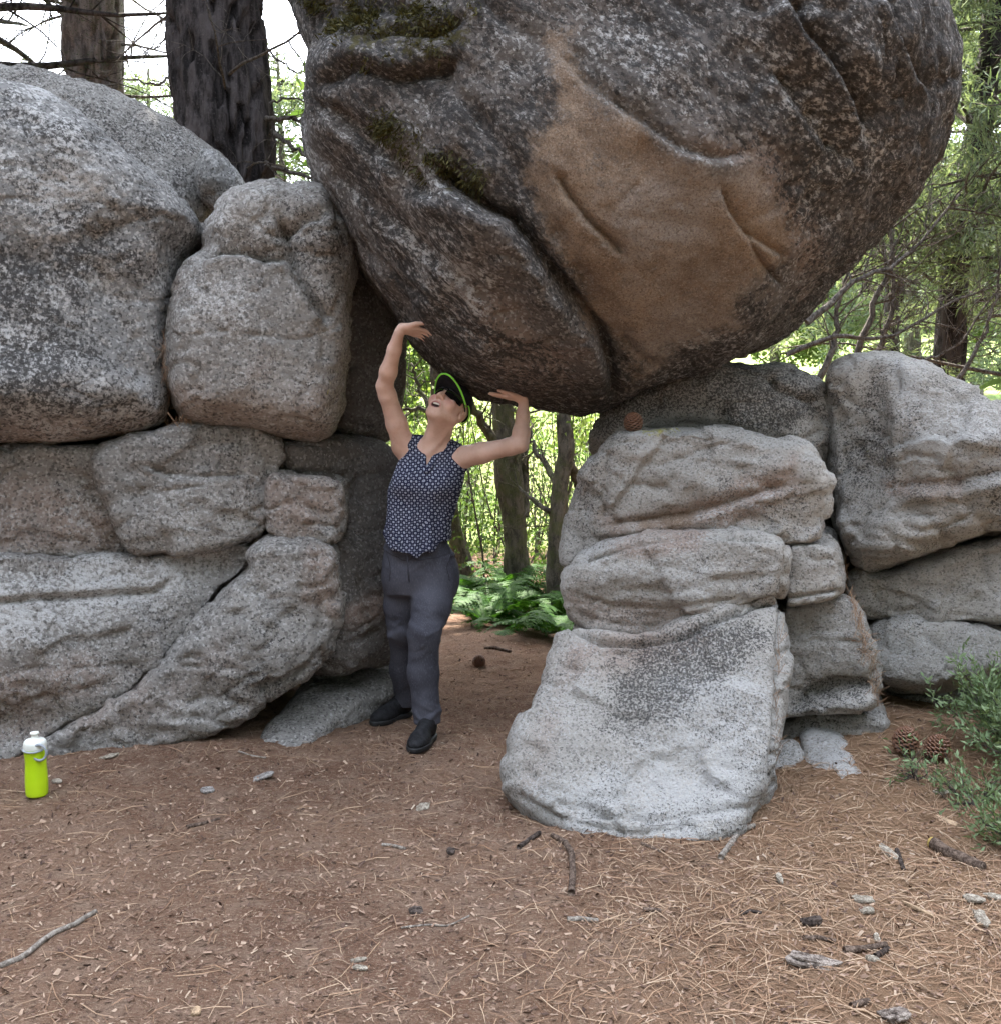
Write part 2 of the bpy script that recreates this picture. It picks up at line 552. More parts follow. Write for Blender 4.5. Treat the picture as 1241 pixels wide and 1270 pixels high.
boulder('boulder', 'huge round dark boulder with an orange rust face, balanced across the gap overhead',
    [(350,-40),(358,10),(372,45),(390,75),(398,100),(388,125),(384,160),(386,200),(396,235),(412,262),(430,295),(450,330),(475,365),(498,395),(520,430),(548,464),(585,488),(625,499),(690,505),(735,507),(775,494),(830,472),(885,452),(930,436),(965,415),(1000,385),(1040,350),(1075,315),(1110,280),(1135,240),(1155,190),(1172,140),(1178,90),(1172,45),(1155,10),(1130,-25),(1060,-110),(950,-190),(800,-240),(640,-230),(480,-160),(390,-90)],
    4.95, 1.0, 1.15, 1.05, M_BIG, p=2.0, vox=0.0135, soft=10, seed=3, grow=0, grain=(-52, 2.6), amp=(0.07, 0.018, 0.012),
    bumps=[(560,330,(95,190),0.16,38),(820,300,(130,210),0.10,30),(470,160,(60,60),0.10),(480,60,(90,34),-0.06),(1010,120,(70,170),0.08,35),(900,60,(60,120),0.06,30),(620,40,(80,60),0.06),
           (560,470,(90,28),-0.20,-20)],
    grooves=[(ln((530,200),(560,232),(600,258),(632,272),(658,305),(685,350),(718,388),(745,420),(757,455),(762,485)),0.020,0.13,0.07,0.13),
             (ln((690,60),(720,95),(750,118),(800,152),(850,185),(895,196),(930,190)),0.016,0.03,0.012,0.08),
             (ln((688,212),(706,245),(730,275),(775,320)),0.010,0.05,0.012,0.04),
             (ln((895,232),(905,262),(925,290),(955,308),(975,318)),0.009,0.035,0.018,0.05),
             (ln((925,290),(945,325),(968,352)),0.009,0.03),
             (ln((978,-10),(1000,35),(1032,72),(1058,120),(1075,168)),0.018,0.05,0.05,0.09),
             (ln((1098,-10),(1118,40),(1138,90),(1158,118)),0.018,0.045,0.03,0.07),
             (ln((960,90),(1000,150),(1030,190)),0.018,0.02,0.03,0.07),
             (ln((395,105),(425,78),(455,80),(485,95),(535,85),(570,75)),0.022,0.06,-0.03,0.10),
             (ln((440,55),(480,35),(540,40),(575,20)),0.02,0.04),
             (ln((420,25),(470,5),(520,10)),0.03,0.05),
             (ln((395,130),(430,160),(480,200),(520,235),(560,250)),0.028,0.04,0.03,0.08),
             (ln((392,190),(430,230),(490,285),(560,340),(640,400)),0.022,0.022,0.02,0.06),
             (ln((430,290),(500,350),(580,410),(650,455)),0.02,0.014),
             (ln((560,110),(600,160),(640,215),(690,300),(740,375)),0.03,0.035,0.02,0.08),
             (ln((775,425),(790,445),(815,455)),0.02,0.03)],
    masks={'iron': [(ln((690,55),(735,105),(790,145),(850,185),(900,198),(935,192),(960,235),(985,300),(975,345),(950,375),(900,400),(850,430),(810,448),(780,440),(745,395),(705,335),(672,270),(655,225),(662,180),(680,140)),1.0,34)],
           'black': [(ln((360,0),(600,0),(560,120),(480,160),(400,110)),0.6,30),(ln((520,90),(690,120),(660,230),(740,400),(690,420),(600,280),(520,230)),0.75,30),
                     (ln((430,220),(520,300),(640,400),(760,440),(770,500),(600,490),(500,400)),0.35,40),(ln((480,420),(600,440),(760,460),(900,430),(900,480),(700,530),(560,510)),0.9,18),(ln((700,-60),(1180,-60),(1180,300),(1000,420),(985,300),(900,190),(760,110)),0.75,25)],  # low band along the bottom edge paints the underside's shade
           'pale': [(ln((395,120),(520,160),(560,240),(480,260),(395,210)),0.45,40),(ln((470,230),(600,280),(680,360),(640,420),(480,330)),0.2,40),(ln((960,60),(1060,130),(1090,220),(1000,200),(930,100)),0.25,30)],
           'moss': [(ln((400,0),(600,0),(590,60),(520,100),(420,70)),0.55,25),(ln((440,130),(520,160),(600,230),(560,245),(480,200)),0.45,25)],
           'yellow': [(ln((760,390),(900,370),(880,430),(780,450)),0.18,25)],
           'pink': [(ln((850,170),(960,180),(1010,300),(990,360),(960,260)),0.7,22),(ln((560,350),(700,420),(720,480),(600,470)),0.5,40)]})

# --- left stack
boulder('boulder', 'large rounded speckled grey boulder filling the left edge on top of the layered wall',
    [(-110,105),(0,120),(40,130),(80,152),(115,172),(150,205),(190,235),(225,262),(245,290),(247,302),(232,320),(220,336),(213,360),(205,410),(200,470),(203,505),(196,524),(180,536),(130,546),(60,551),(0,555),(-110,560)],
    4.75, 0.42, 0.36, 0.28, M_TOP, p=2.3, seed=11, lean=5, amp=(0.042, 0.012, 0.007),
    bumps=[(200,320,(60,110),0.07,20),(40,250,(110,90),0.08),(60,500,(120,40),0.05),(150,420,(40,90),-0.05,-15),(90,330,(60,80),-0.03)],
    grooves=[(ln((105,300),(140,285),(185,262)),0.05,0.03),(ln((115,320),(150,400),(185,480)),0.05,0.03)],
    masks={'black': [(ln((-100,290),(110,300),(150,430),(60,500),(-100,470)),0.55,40)], 'pink': [(ln((-100,520),(190,510),(190,560),(-100,570)),0.55,14)]})
boulder('boulder', 'long sloping grey boulder lying behind the leftmost rounded boulder, trunks rising behind it',
    [(-130,100),(0,104),(40,107),(85,114),(140,131),(185,153),(230,176),(268,203),(284,222),(285,245),(262,285),(245,330),(150,360),(-130,330)],
    6.25, 0.40, 0.6, 0.40, M_LEFT, p=2.2, seed=17, lean=22, amp=(0.045, 0.014, 0.008), vox=0.017,
    masks={'black': [(ln((-100,60),(100,90),(230,150),(300,230),(280,300),(-100,330)),0.45,30)]})
boulder('boulder', 'thin sliver of grey rock leaning behind the sloping boulder beside the dark trunk',
    [(255,185),(285,205),(308,233),(300,255),(270,262),(245,230)], 6.1, 0.2, 0.3, 0.2, M_TOP, seed=19, vox=0.017)
boulder('boulder', 'upright grey boulder with a knobbly bump on top, wedged right of the leftmost boulder',
    [(213,400),(216,370),(222,342),(236,326),(250,316),(252,292),(262,266),(283,246),(310,236),(335,234),(362,242),(385,238),(402,243),(415,262),(430,290),(438,322),(436,348),(431,375),(428,392),(430,420),(425,460),(420,500),(412,530),(395,541),(350,538),(300,531),(250,528),(222,517),(209,480),(208,440)],
    4.85, 0.30, 0.45, 0.16, M_LEFT, p=2.4, seed=23, lean=4, amp=(0.035, 0.014, 0.006), vox=0.013,
    bumps=[(300,420,(70,90),0.05),(395,310,(30,35),0.07),(300,275,(40,28),0.03)],
    grooves=[(ln((246,322),(275,313),(302,312),(330,322),(358,322)),0.014,0.06,0.03,0.06),(ln((345,268),(352,290),(358,318),(370,345),(392,378),(415,402)),0.016,0.07,0.02,0.05),
             (ln((340,292),(360,286),(380,268),(405,264)),0.02,0.05),(ln((395,395),(405,420),(402,450)),0.03,0.03)],
    masks={'pale': [(ln((250,235),(340,235),(345,310),(250,320)),0.45,18),(ln((225,330),(360,330),(350,400),(220,420)),0.2,20)], 'black': [(ln((345,250),(430,270),(430,390),(380,380),(350,310)),0.4,18)],
           'yellow': [(ln((385,455),(422,450),(418,500),(390,500)),0.3,14)], 'pink': [(ln((220,480),(400,490),(400,540),(230,525)),0.5,20)]})
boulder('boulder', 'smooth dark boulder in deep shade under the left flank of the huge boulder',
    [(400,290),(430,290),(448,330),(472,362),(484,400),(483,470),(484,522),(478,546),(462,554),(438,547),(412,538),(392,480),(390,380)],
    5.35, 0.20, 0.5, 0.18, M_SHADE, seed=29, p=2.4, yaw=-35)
boulder('boulder', 'wide grey slab at the left edge directly below the leftmost rounded boulder',
    [(-110,560),(0,556),(60,554),(125,551),(140,566),(158,592),(174,630),(187,655),(175,670),(122,684),(50,683),(0,681),(-110,682)],
    4.70, 0.22, 0.4, 0.04, M_LEFT, p=3.0, seed=31, facet=(0.20, 0.075), lean=-4, amp=(0.024, 0.014, 0.007), vox=0.013, cat='boulder', strata=0.012,
    grooves=[(ln((0,575),(10,620),(6,680)),0.015,0.02)],
    masks={'pink': [(ln((-80,600),(60,600),(160,650),(150,690),(-80,690)),0.6,22)], 'pale': [(ln((60,560),(150,600),(160,650),(90,640)),0.2,20)], 'yellow': [(ln((-10,560),(20,560),(20,610),(-10,610)),0.2,10)]})
boulder('boulder', 'grey block with a level crack below the upright knobbly boulder',
    [(118,552),(160,545),(190,537),(215,529),(260,526),(302,527),(345,543),(352,568),(345,586),(338,602),(336,640),(326,656),(306,668),(260,673),(215,681),(160,688),(150,640),(125,590)],
    4.81, 0.20, 0.5, 0.05, M_LEFT, p=2.8, seed=37, facet=(0.20, 0.075), amp=(0.024, 0.014, 0.007), vox=0.013, strata=0.010,
    bumps=[(250,630,(90,28),0.02)],
    grooves=[(ln((175,575),(205,588),(255,592),(312,588)),0.009,0.03,0.008,0.04),(ln((297,530),(299,560),(297,592)),0.010,0.015),(ln((310,590),(314,640),(308,660)),0.012,0.018)],
    masks={'pale': [(ln((180,595),(300,600),(300,650),(190,660)),0.35,20)], 'black': [(ln((170,545),(300,530),(300,570),(190,580)),0.3,15)]})
boulder('boulder', 'small squarish pinkish block set into the corner left of the person at chest height',
    [(339,590),(356,585),(400,591),(426,600),(430,630),(427,662),(416,675),(390,677),(352,669),(334,657),(337,630)],
    4.80, 0.15, 0.35, 0.05, M_LEFT, p=3.0, seed=41, facet=(0.20, 0.075), yaw=8, amp=(0.02, 0.014, 0.006), vox=0.010,
    grooves=[(ln((375,650),(400,652),(424,655)),0.008,0.02)],
    masks={'pink': [(ln((335,590),(425,590),(430,640),(360,670),(335,655)),0.6,14)]})
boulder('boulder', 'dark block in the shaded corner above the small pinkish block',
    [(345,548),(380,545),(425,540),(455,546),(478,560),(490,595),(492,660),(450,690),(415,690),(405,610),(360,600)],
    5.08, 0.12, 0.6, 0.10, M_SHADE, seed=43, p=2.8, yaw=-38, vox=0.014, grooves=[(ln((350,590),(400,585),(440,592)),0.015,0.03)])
boulder('boulder', 'pale low slab with white lichen patches and a level crack, bottom left behind the bottle',
    [(-110,681),(0,682),(50,685),(105,687),(150,688),(215,682),(262,674),(304,668),(311,690),(301,706),(285,721),(266,736),(250,760),(226,790),(196,822),(166,847),(131,870),(92,888),(60,908),(30,930),(0,950),(-110,965)],
    4.64, 0.24, 0.5, 0.05, M_LEFT, p=2.8, seed=47, facet=(0.20, 0.075), lean=6, amp=(0.028, 0.014, 0.006), vox=0.013,
    bumps=[(60,800,(130,60),0.05),(100,700,(150,25),-0.03),(250,695,(50,25),-0.03),(20,890,(80,25),-0.05)],
    grooves=[(ln((-60,748),(0,745),(60,741),(110,738),(150,735),(192,733),(218,714)),0.011,0.03,-0.015,0.06),(ln((262,690),(280,705),(308,700)),0.010,0.016),(ln((0,850),(60,862),(130,850),(190,815)),0.03,0.012)],
    masks={'pale': [(ln((-80,690),(100,695),(260,690),(230,730),(150,790),(60,800),(-80,810)),0.75,30),(ln((-80,800),(140,790),(180,820),(90,860),(-80,880)),0.3,30)],
           'pink': [(ln((-80,800),(60,820),(150,850),(60,900),(-80,930)),0.6,30)], 'black': [(ln((120,740),(230,740),(230,770),(180,780)),0.3,15)]})
boulder('boulder', 'grey boulder with a diagonal upper edge, standing on the soil right of the pale slab',
    [(310,683),(340,672),(380,675),(413,679),(419,702),(416,740),(413,790),(402,815),(372,838),(338,856),(326,867),(300,888),(262,908),(215,922),(160,934),(100,942),(40,948),(50,915),(88,893),(130,873),(166,850),(200,824),(232,790),(256,762),(272,739),(295,721),(310,705)],
    4.66, 0.20, 0.6, 0.06, M_LEFT, p=2.6, seed=53, facet=(0.20, 0.075), lean=5, yaw=4, amp=(0.028, 0.016, 0.008), vox=0.013, strata=0.012,
    bumps=[(300,800,(70,60),0.06,35),(390,700,(25,30),0.03),(360,830,(40,18),-0.05,35)],
    grooves=[(ln((325,868),(335,846),(330,838)),0.014,0.03),(ln((402,800),(385,822),(350,842),(318,850)),0.016,0.03,0.02,0.05),(ln((396,685),(392,730),(400,790)),0.02,0.02)],
    masks={'pink': [(ln((90,890),(200,830),(280,780),(300,830),(200,900)),0.45,25),(ln((385,680),(418,690),(415,760),(385,740)),0.6,14)], 'black': [(ln((250,780),(350,760),(350,860),(230,900)),0.3,30)]})
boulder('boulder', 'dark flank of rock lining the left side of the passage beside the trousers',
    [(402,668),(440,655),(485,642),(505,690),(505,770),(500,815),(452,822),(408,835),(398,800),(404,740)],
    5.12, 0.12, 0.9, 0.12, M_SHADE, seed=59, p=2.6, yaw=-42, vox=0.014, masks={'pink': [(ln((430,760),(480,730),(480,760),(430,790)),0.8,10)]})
boulder('boulder', 'low flat ledge of grey rock poking out of the soil left of the feet',
    [(318,938),(328,912),(348,890),(382,852),(412,818),(470,792),(515,800),(512,850),(450,880),(412,902),(392,930),(368,952),(342,958)],
    5.00, 0.07, 0.4, 0.10, M_LEFT, seed=61, p=2.6, lean=77, vox=0.013, amp=(0.03, 0.014, 0.006), soft=4)

# --- right stack: seams shared by neighbouring blocks
SEAM_A = (ln((696,768),(716,782),(745,796),(790,799),(850,789),(890,768),(940,748),(974,741)), 0.010, 0.05)
SEAM_B = (ln((700,700),(740,690),(785,676),(850,663),(920,667),(978,669)), 0.009, 0.03)
SEAM_C = (ln((978,660),(975,700),(970,745),(966,800),(964,870),(960,930),(955,975)), 0.009, 0.04)
SEAM_D = (ln((974,743),(1005,738),(1042,732)), 0.008, 0.03)
boulder('boulder', 'broad pale sloping boulder at the foot of the right stack, white at its base',
    [(704,782),(730,793),(780,798),(830,791),(880,776),(930,768),(963,767),(965,800),(962,870),(956,920),(952,960),(944,990),(926,1020),(912,1042),(890,1075),(830,1090),(780,1090),(715,1072),(690,1040),(650,1008),(627,978),(628,958),(640,925),(664,875),(680,832),(690,802)],
    3.95, 0.15, 0.6, 0.10, M_RIGHT, p=2.8, seed=67, facet=(0.20, 0.075), lean=41, amp=(0.045, 0.014, 0.006), vox=0.013,
    bumps=[(820,930,(110,80),0.04),(740,820,(60,30),0.03),(800,1045,(170,40),0.07)],
    grooves=[SEAM_A, SEAM_C, (ln((690,800),(740,808),(800,812)),0.03,0.012), (ln((650,960),(700,985),(780,990)),0.010,0.012), (ln((700,1010),(800,1018),(930,1000)),0.010,0.014), (ln((640,985),(690,1015),(760,1030)),0.010,0.014),(ln((720,1030),(800,1035),(900,1020)),0.02,0.012)],
    masks={'pale': [(ln((680,930),(960,850),(960,1060),(640,1060),(620,970)),0.75,60),(ln((850,790),(968,830),(960,900),(860,880)),0.5,30)],
           'black': [(ln((740,840),(880,770),(960,775),(900,840),(790,930),(720,920)),1.1,40)], 'pink': [(ln((695,785),(860,785),(780,840),(690,860)),0.7,25),(ln((640,920),(700,850),(690,960),(640,990)),0.4,20)]})
boulder('boulder', 'rounded pale bulging layer just above the broad sloping boulder on the right',
    [(701,705),(716,690),(750,671),(800,661),(860,658),(920,664),(968,667),(967,700),(963,738),(940,747),(890,767),(850,787),(790,797),(745,795),(716,778),(701,745)],
    4.38, 0.21, 0.6, 0.055, M_RIGHT, p=3.2, seed=71, facet=(0.20, 0.075), amp=(0.03, 0.012, 0.006), vox=0.013, strata=0.012,
    bumps=[(800,710,(100,30),0.05)],
    grooves=[SEAM_A, SEAM_B, SEAM_C, (ln((705,735),(760,752),(830,756),(900,745)),0.009,0.016), (ln((706,755),(740,770),(790,778)),0.009,0.014)],
    masks={'pale': [(ln((720,690),(960,680),(960,730),(800,760),(720,740)),0.5,20)], 'pink': [(ln((700,735),(820,750),(900,760),(800,800),(710,780)),0.55,15),(ln((750,655),(870,650),(860,680),(760,690)),0.8,12)]})
boulder('boulder', 'upper grey block of the right stack carrying a pine cone, split by a rusty crack',
    [(746,560),(766,540),(800,532),(860,529),(920,539),(970,550),(1004,560),(1020,588),(1021,640),(1012,666),(975,670),(920,667),(850,664),(785,676),(738,692),(706,702),(702,672),(712,622),(726,582)],
    4.53, 0.24, 0.6, 0.055, M_RIGHT, p=3.2, seed=73, facet=(0.20, 0.075), amp=(0.035, 0.015, 0.007), vox=0.013, strata=0.014,
    bumps=[(880,590,(120,40),0.04),(715,640,(30,60),-0.10),(800,668,(60,14),-0.06)],
    grooves=[SEAM_B, (ln((800,560),(880,575),(960,585)),0.010,0.010), (ln((745,654),(800,647),(850,641),(905,626),(975,602)),0.013,0.04,0.02,0.05),(ln((752,555),(748,600),(745,650)),0.02,0.02)],
    masks={'pink': [(ln((745,640),(850,630),(985,570),(1000,610),(880,660),(750,672)),0.9,12)], 'iron': [(ln((790,642),(862,636),(860,652),(790,656)),0.9,5)], 'pale': [(ln((760,560),(960,580),(940,620),(780,630)),0.25,20)],
           'yellow': [(ln((790,528),(845,526),(840,540),(795,540)),0.6,6)], 'black': [(ln((700,560),(745,560),(745,690),(700,700)),0.3,12)]})
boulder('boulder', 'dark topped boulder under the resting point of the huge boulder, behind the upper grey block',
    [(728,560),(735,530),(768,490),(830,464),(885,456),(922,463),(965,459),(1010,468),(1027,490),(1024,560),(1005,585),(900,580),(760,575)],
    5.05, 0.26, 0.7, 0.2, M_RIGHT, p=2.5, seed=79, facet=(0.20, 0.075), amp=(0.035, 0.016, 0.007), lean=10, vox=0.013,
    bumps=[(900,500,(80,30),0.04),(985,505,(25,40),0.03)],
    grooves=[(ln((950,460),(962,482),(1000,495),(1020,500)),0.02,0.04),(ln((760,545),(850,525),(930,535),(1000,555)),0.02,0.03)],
    masks={'black': [(ln((720,440),(1030,440),(1030,530),(920,520),(800,530),(720,570)),0.9,18)]})  # black top, with shade from the huge boulder painted in too
boulder('boulder', 'tall angular grey boulder at the right edge with a sloping top',
    [(1030,472),(1045,456),(1095,445),(1140,460),(1190,485),(1241,507),(1340,545),(1340,645),(1241,652),(1180,671),(1130,691),(1090,701),(1062,694),(1042,650),(1029,600),(1025,540),(1027,490)],
    4.62, 0.34, 0.7, 0.17, M_RIGHT, p=2.6, seed=83, facet=(0.20, 0.075), lean=8, amp=(0.04, 0.018, 0.008), vox=0.013, strata=0.010,
    bumps=[(1060,560,(45,120),-0.11),(1180,560,(80,40),0.07,-20),(1190,640,(80,25),-0.05)],
    grooves=[(ln((1108,604),(1150,606),(1190,603),(1241,590),(1300,585)),0.016,0.035,0.025,0.06),(ln((1100,455),(1112,520),(1108,600)),0.03,-0.02)],
    masks={'black': [(ln((1025,470),(1095,450),(1110,580),(1080,690),(1030,600)),0.3,18),(ln((1100,600),(1241,590),(1241,630),(1120,630)),0.4,12)], 'pale': [(ln((1100,450),(1241,510),(1241,580),(1120,590)),0.45,20)],
           'pink': [(ln((1100,598),(1190,598),(1190,612),(1100,612)),0.7,6)], 'yellow': [(ln((1070,540),(1100,540),(1100,580),(1070,580)),0.3,10)]})
boulder('boulder', 'grey wedge of rock below the tall angular boulder at the right edge',
    [(1060,702),(1100,704),(1150,692),(1241,656),(1340,640),(1340,765),(1241,767),(1180,770),(1120,767),(1072,757),(1060,728)],
    4.64, 0.24, 0.6, 0.07, M_RIGHT, p=3, seed=89, facet=(0.20, 0.075), amp=(0.03, 0.016, 0.007), vox=0.013, strata=0.01,
    masks={'yellow': [(ln((1110,690),(1160,690),(1150,720),(1110,715)),0.3,10)], 'black': [(ln((1200,660),(1300,650),(1300,700),(1200,700)),0.3,15)]})
boulder('boulder', 'squat pale boulder near the ground on the right, above the green shrub',
    [(1074,776),(1110,770),(1180,772),(1241,780),(1340,782),(1340,832),(1241,837),(1190,851),(1150,856),(1100,853),(1087,832),(1080,802)],
    4.58, 0.24, 0.6, 0.08, M_RIGHT, p=2.6, seed=97, facet=(0.20, 0.075), lean=14, amp=(0.03, 0.014, 0.007), vox=0.013, masks={'pale': [(ln((1080,775),(1241,785),(1200,830),(1100,840)),0.5,18)]})
boulder('boulder', 'low dark foundation rock between the shrub and the pine cones',
    [(1083,850),(1120,850),(1180,853),(1340,842),(1340,930),(1150,920),(1085,900)], 4.70, 0.16, 0.6, 0.10, M_RIGHT, p=2.6, seed=101, facet=(0.20, 0.075), vox=0.014,
    masks={'black': [(ln((1083,850),(1241,850),(1241,900),(1083,900)),0.5,14)]})
boulder('boulder', 'narrow cracked block beside the bulging layer, left of the needle filled crevice',
    [(975,667),(1008,667),(1036,672),(1041,700),(1043,731),(1012,739),(974,742),(976,700)], 4.42, 0.22, 0.6, 0.035, M_RIGHT, p=3.0, seed=103, facet=(0.20, 0.075), amp=(0.02, 0.012, 0.006), vox=0.011, grooves=[SEAM_C, SEAM_D])
boulder('boulder', 'upright pale block with a dark hollow at its base, left of the needle filled crevice',
    [(962,744),(1000,742),(1041,735),(1060,745),(1076,775),(1086,822),(1086,872),(1060,882),(1022,877),(985,888),(957,895),(958,820)],
    4.50, 0.22, 0.6, 0.06, M_RIGHT, p=2.7, seed=107, facet=(0.20, 0.075), lean=8, amp=(0.025, 0.014, 0.007), vox=0.011, strata=0.008,
    bumps=[(1030,850,(40,12),-0.08,15)], grooves=[SEAM_C, SEAM_D, (ln((985,880),(1005,858),(1040,845),(1080,848)),0.014,0.04)],
    masks={'pale': [(ln((975,750),(1075,780),(1080,830),(975,840)),0.4,14)], 'black': [(ln((985,830),(1085,840),(1085,870),(985,880)),0.7,10)]})
boulder('boulder', 'thin shelf of layered rock at ground level below the upright pale block',
    [(966,900),(985,888),(1012,878),(1060,879),(1092,882),(1092,900),(1042,912),(1000,922),(966,940)], 4.50, 0.16, 0.5, 0.06, M_RIGHT, p=2.8, seed=109, facet=(0.20, 0.075), amp=(0.015, 0.012, 0.006), vox=0.010, strata=0.012,
    masks={'black': [(ln((985,885),(1090,885),(1090,905),(1000,910)),0.5,8)]})
boulder('boulder', 'flat white patch of bedrock showing through the needles right of the broad sloping boulder',
    [(994,906),(1030,904),(1062,940),(1096,992),(1082,1002),(1032,1002),(1014,982),(1000,942)], 4.125, 0.045, 0.4, 0.16, M_RIGHT, p=2.4, seed=113, lean=76, vox=0.011, amp=(0.02, 0.012, 0.006), soft=3,
    masks={'pale': [(ln((994,900),(1096,900),(1096,1010),(994,1010)),0.8,10)]})
boulder('boulder', 'small pale rock stub in the soil between the sloping boulder and the flat white patch',
    [(958,925),(985,920),(998,945),(996,985),(975,1005),(950,1000),(952,960)], 4.17, 0.05, 0.3, 0.10, M_RIGHT, p=2.4, seed=117, lean=60, vox=0.010, amp=(0.02, 0.012, 0.006), soft=3,
    masks={'pale': [(ln((950,920),(998,920),(998,1005),(950,1005)),0.6,8)]})

# the rock that fills the stacks behind their front blocks
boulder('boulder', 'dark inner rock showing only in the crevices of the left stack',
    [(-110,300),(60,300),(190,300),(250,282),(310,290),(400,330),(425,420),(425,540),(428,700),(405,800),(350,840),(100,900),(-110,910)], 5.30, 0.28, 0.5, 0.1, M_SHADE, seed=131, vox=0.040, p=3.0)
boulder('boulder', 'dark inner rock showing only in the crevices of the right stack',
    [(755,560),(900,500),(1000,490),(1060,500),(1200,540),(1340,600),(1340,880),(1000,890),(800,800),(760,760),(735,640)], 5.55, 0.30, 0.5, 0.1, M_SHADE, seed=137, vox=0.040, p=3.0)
# ------------------------------------------------------------------ ground
def gz(x, y):
    x = np.asarray(x, float); y = np.asarray(y, float)
    z = 0.17 * sstep(0.7, 1.7, x) * sstep(3.3, 4.6, y) * sstep(9.0, 6.0, y)
    z = z + 0.05 * sstep(-0.5, -1.6, x) * sstep(3.6, 4.6, y) * sstep(8, 6, y)
    z = z + 0.135 * np.maximum(y - 13, 0) * sstep(12, 20, y) + 0.03 * np.maximum(np.abs(x) - 6, 0)
    p = np.stack([x.ravel(), y.ravel(), 0 * x.ravel()], 1)
    n = 0.02 * fbm(p, 1.6, 3, 501)
    return z + n.reshape(x.shape)

def gpt(px, py):
    """point of the ground seen at photograph pixel px, py"""
    d = ray(px, py)
    t = 1.0
    for _ in range(40):
        q = CAM + d * t
        h = q[2] - float(gz(q[0], q[1]))
        if abs(h) < 1e-4: break
        t += h / max(0.08, -d[2] + 0.02)
    return CAM + d * t

def gmat():
    m, nt, b = new_mat('pine_duff')
    g = N(nt)
    big = g.noise(1.1, 5, 0.6)
    mid = g.noise(7.0, 6, 0.7)
    fib = g.noise(60, 5, 0.75, vec=g.mapping((1.0, 2.6, 1.0), (0, 0, 0.5)))
    fib2 = g.noise(75, 5, 0.75, vec=g.mapping((2.4, 1.0, 1.0), (0, 0, 0.3)))
    c = g.mix(g.ramp(big, 0.35, 0.65), (0.155, 0.086, 0.058), (0.230, 0.139, 0.094))
    c = g.mix(g.ramp(mid, 0.42, 0.70, 0, 0.7), c, (0.28, 0.195, 0.145))
    c = g.mix(g.ramp(fib, 0.54, 0.64, 0, 0.85), c, (0.36, 0.26, 0.185))
    c = g.mix(g.ramp(fib2, 0.56, 0.66, 0, 0.8), c, (0.42, 0.31, 0.215))
    c = g.mix(g.ramp(g.noise(48, 5, 0.75), 0.54, 0.66, 0, 0.9), c, (0.075, 0.047, 0.035))
    rt = g.attr('needles')
    c = g.mix(g.math('MULTIPLY', rt, 0.5), c, (0.30, 0.185, 0.10))
    gr = g.attr('green')
    gcol = g.mix(g.ramp(g.noise(0.9, 4, 0.6), 0.35, 0.65), (0.12, 0.19, 0.05), (0.27, 0.29, 0.11))
    c = g.mix(gr, c, gcol)
    nt.links.new(c, b.inputs['Base Color'])
    b.inputs['Roughness'].default_value = 0.95
    b.inputs['Specular IOR Level'].default_value = 0.1
    h = g.math('ADD', fib, g.math('MULTIPLY', mid, 1.4))
    nt.links.new(g.bump(h, 0.8, 0.03), b.inputs['Normal'])
    return m

def grid_axis(fine0, fine1, step, lo, hi, grow=1.25):
    a = list(np.arange(fine0, fine1, step))
    s = step; x = fine0; left = []
    while x > lo:
        s *= grow; x -= s; left.append(x)
    s = step; x = a[-1]; right = []
    while x < hi:
        s *= grow; x += s; right.append(x)
    return np.array(left[::-1] + a + right)

gx = grid_axis(-2.6, 2.9, 0.026, -150, 150)
gy = grid_axis(1.3, 7.0, 0.026, -60, 260, 1.15)
GX, GY = np.meshgrid(gx, gy, indexing='ij')
GZ = gz(GX, GY)
vv = np.stack([GX.ravel(), GY.ravel(), GZ.ravel()], 1)
near = sstep(9, 6, vv[:, 1]) * sstep(4, 3, np.abs(vv[:, 0]))
vv[:, 2] += near * (0.010 * fbm(vv, 7.0, 3, 510) + 0.009 * fbm(vv, 24.0, 2, 515))
nxg, nyg = len(gx), len(gy)
ii = np.arange(nxg * nyg).reshape(nxg, nyg)
gf = np.stack([ii[:-1, :-1].ravel(), ii[1:, :-1].ravel(), ii[1:, 1:].ravel(), ii[:-1, 1:].ravel()], 1)
gme = mesh_np('ground', vv, gf)
attr(gme, 'needles', sstep(-0.2, 1.6, vv[:, 0] + 0.5 * fbm(vv, 1.5, 3, 520)) * sstep(9, 6, vv[:, 1]))
attr(gme, 'green', sstep(10.5, 13.5, vv[:, 1] + 2.0 * fbm(vv, 0.4, 3, 530)))
ground = link('ground', gme, gmat())
tag(ground, kind='structure')
# ------------------------------------------------------------------ vegetation
def leaf_mat(name, c1, c2, trans=0.35, scale=1.3):
    m = bpy.data.materials.new(name); m.use_nodes = True
    nt = m.node_tree; nt.nodes.clear()
    g = N(nt)
    out = nt.nodes.new('ShaderNodeOutputMaterial')
    geo = nt.nodes.new('ShaderNodeNewGeometry')
    f = g.math('ADD', g.math('MULTIPLY', g.noise(scale, 3), 0.6), g.math('MULTIPLY', geo.outputs['Random Per Island'], 0.4))
    col = g.mix(g.ramp(f, 0.25, 0.75), c1, c2)
    d = nt.nodes.new('ShaderNodeBsdfPrincipled'); d.inputs['Roughness'].default_value = 0.6; d.inputs['Specular IOR Level'].default_value = 0.12
    t = nt.nodes.new('ShaderNodeBsdfTranslucent')
    nt.links.new(col, d.inputs['Base Color'])
    nt.links.new(g.mix(1.0, col, (1.15, 1.2, 0.6), 'MULTIPLY'), t.inputs['Color'])
    mx = nt.nodes.new('ShaderNodeMixShader'); mx.inputs[0].default_value = trans
    nt.links.new(d.outputs[0], mx.inputs[1]); nt.links.new(t.outputs[0], mx.inputs[2])
    nt.links.new(mx.outputs[0], out.inputs['Surface'])
    return m

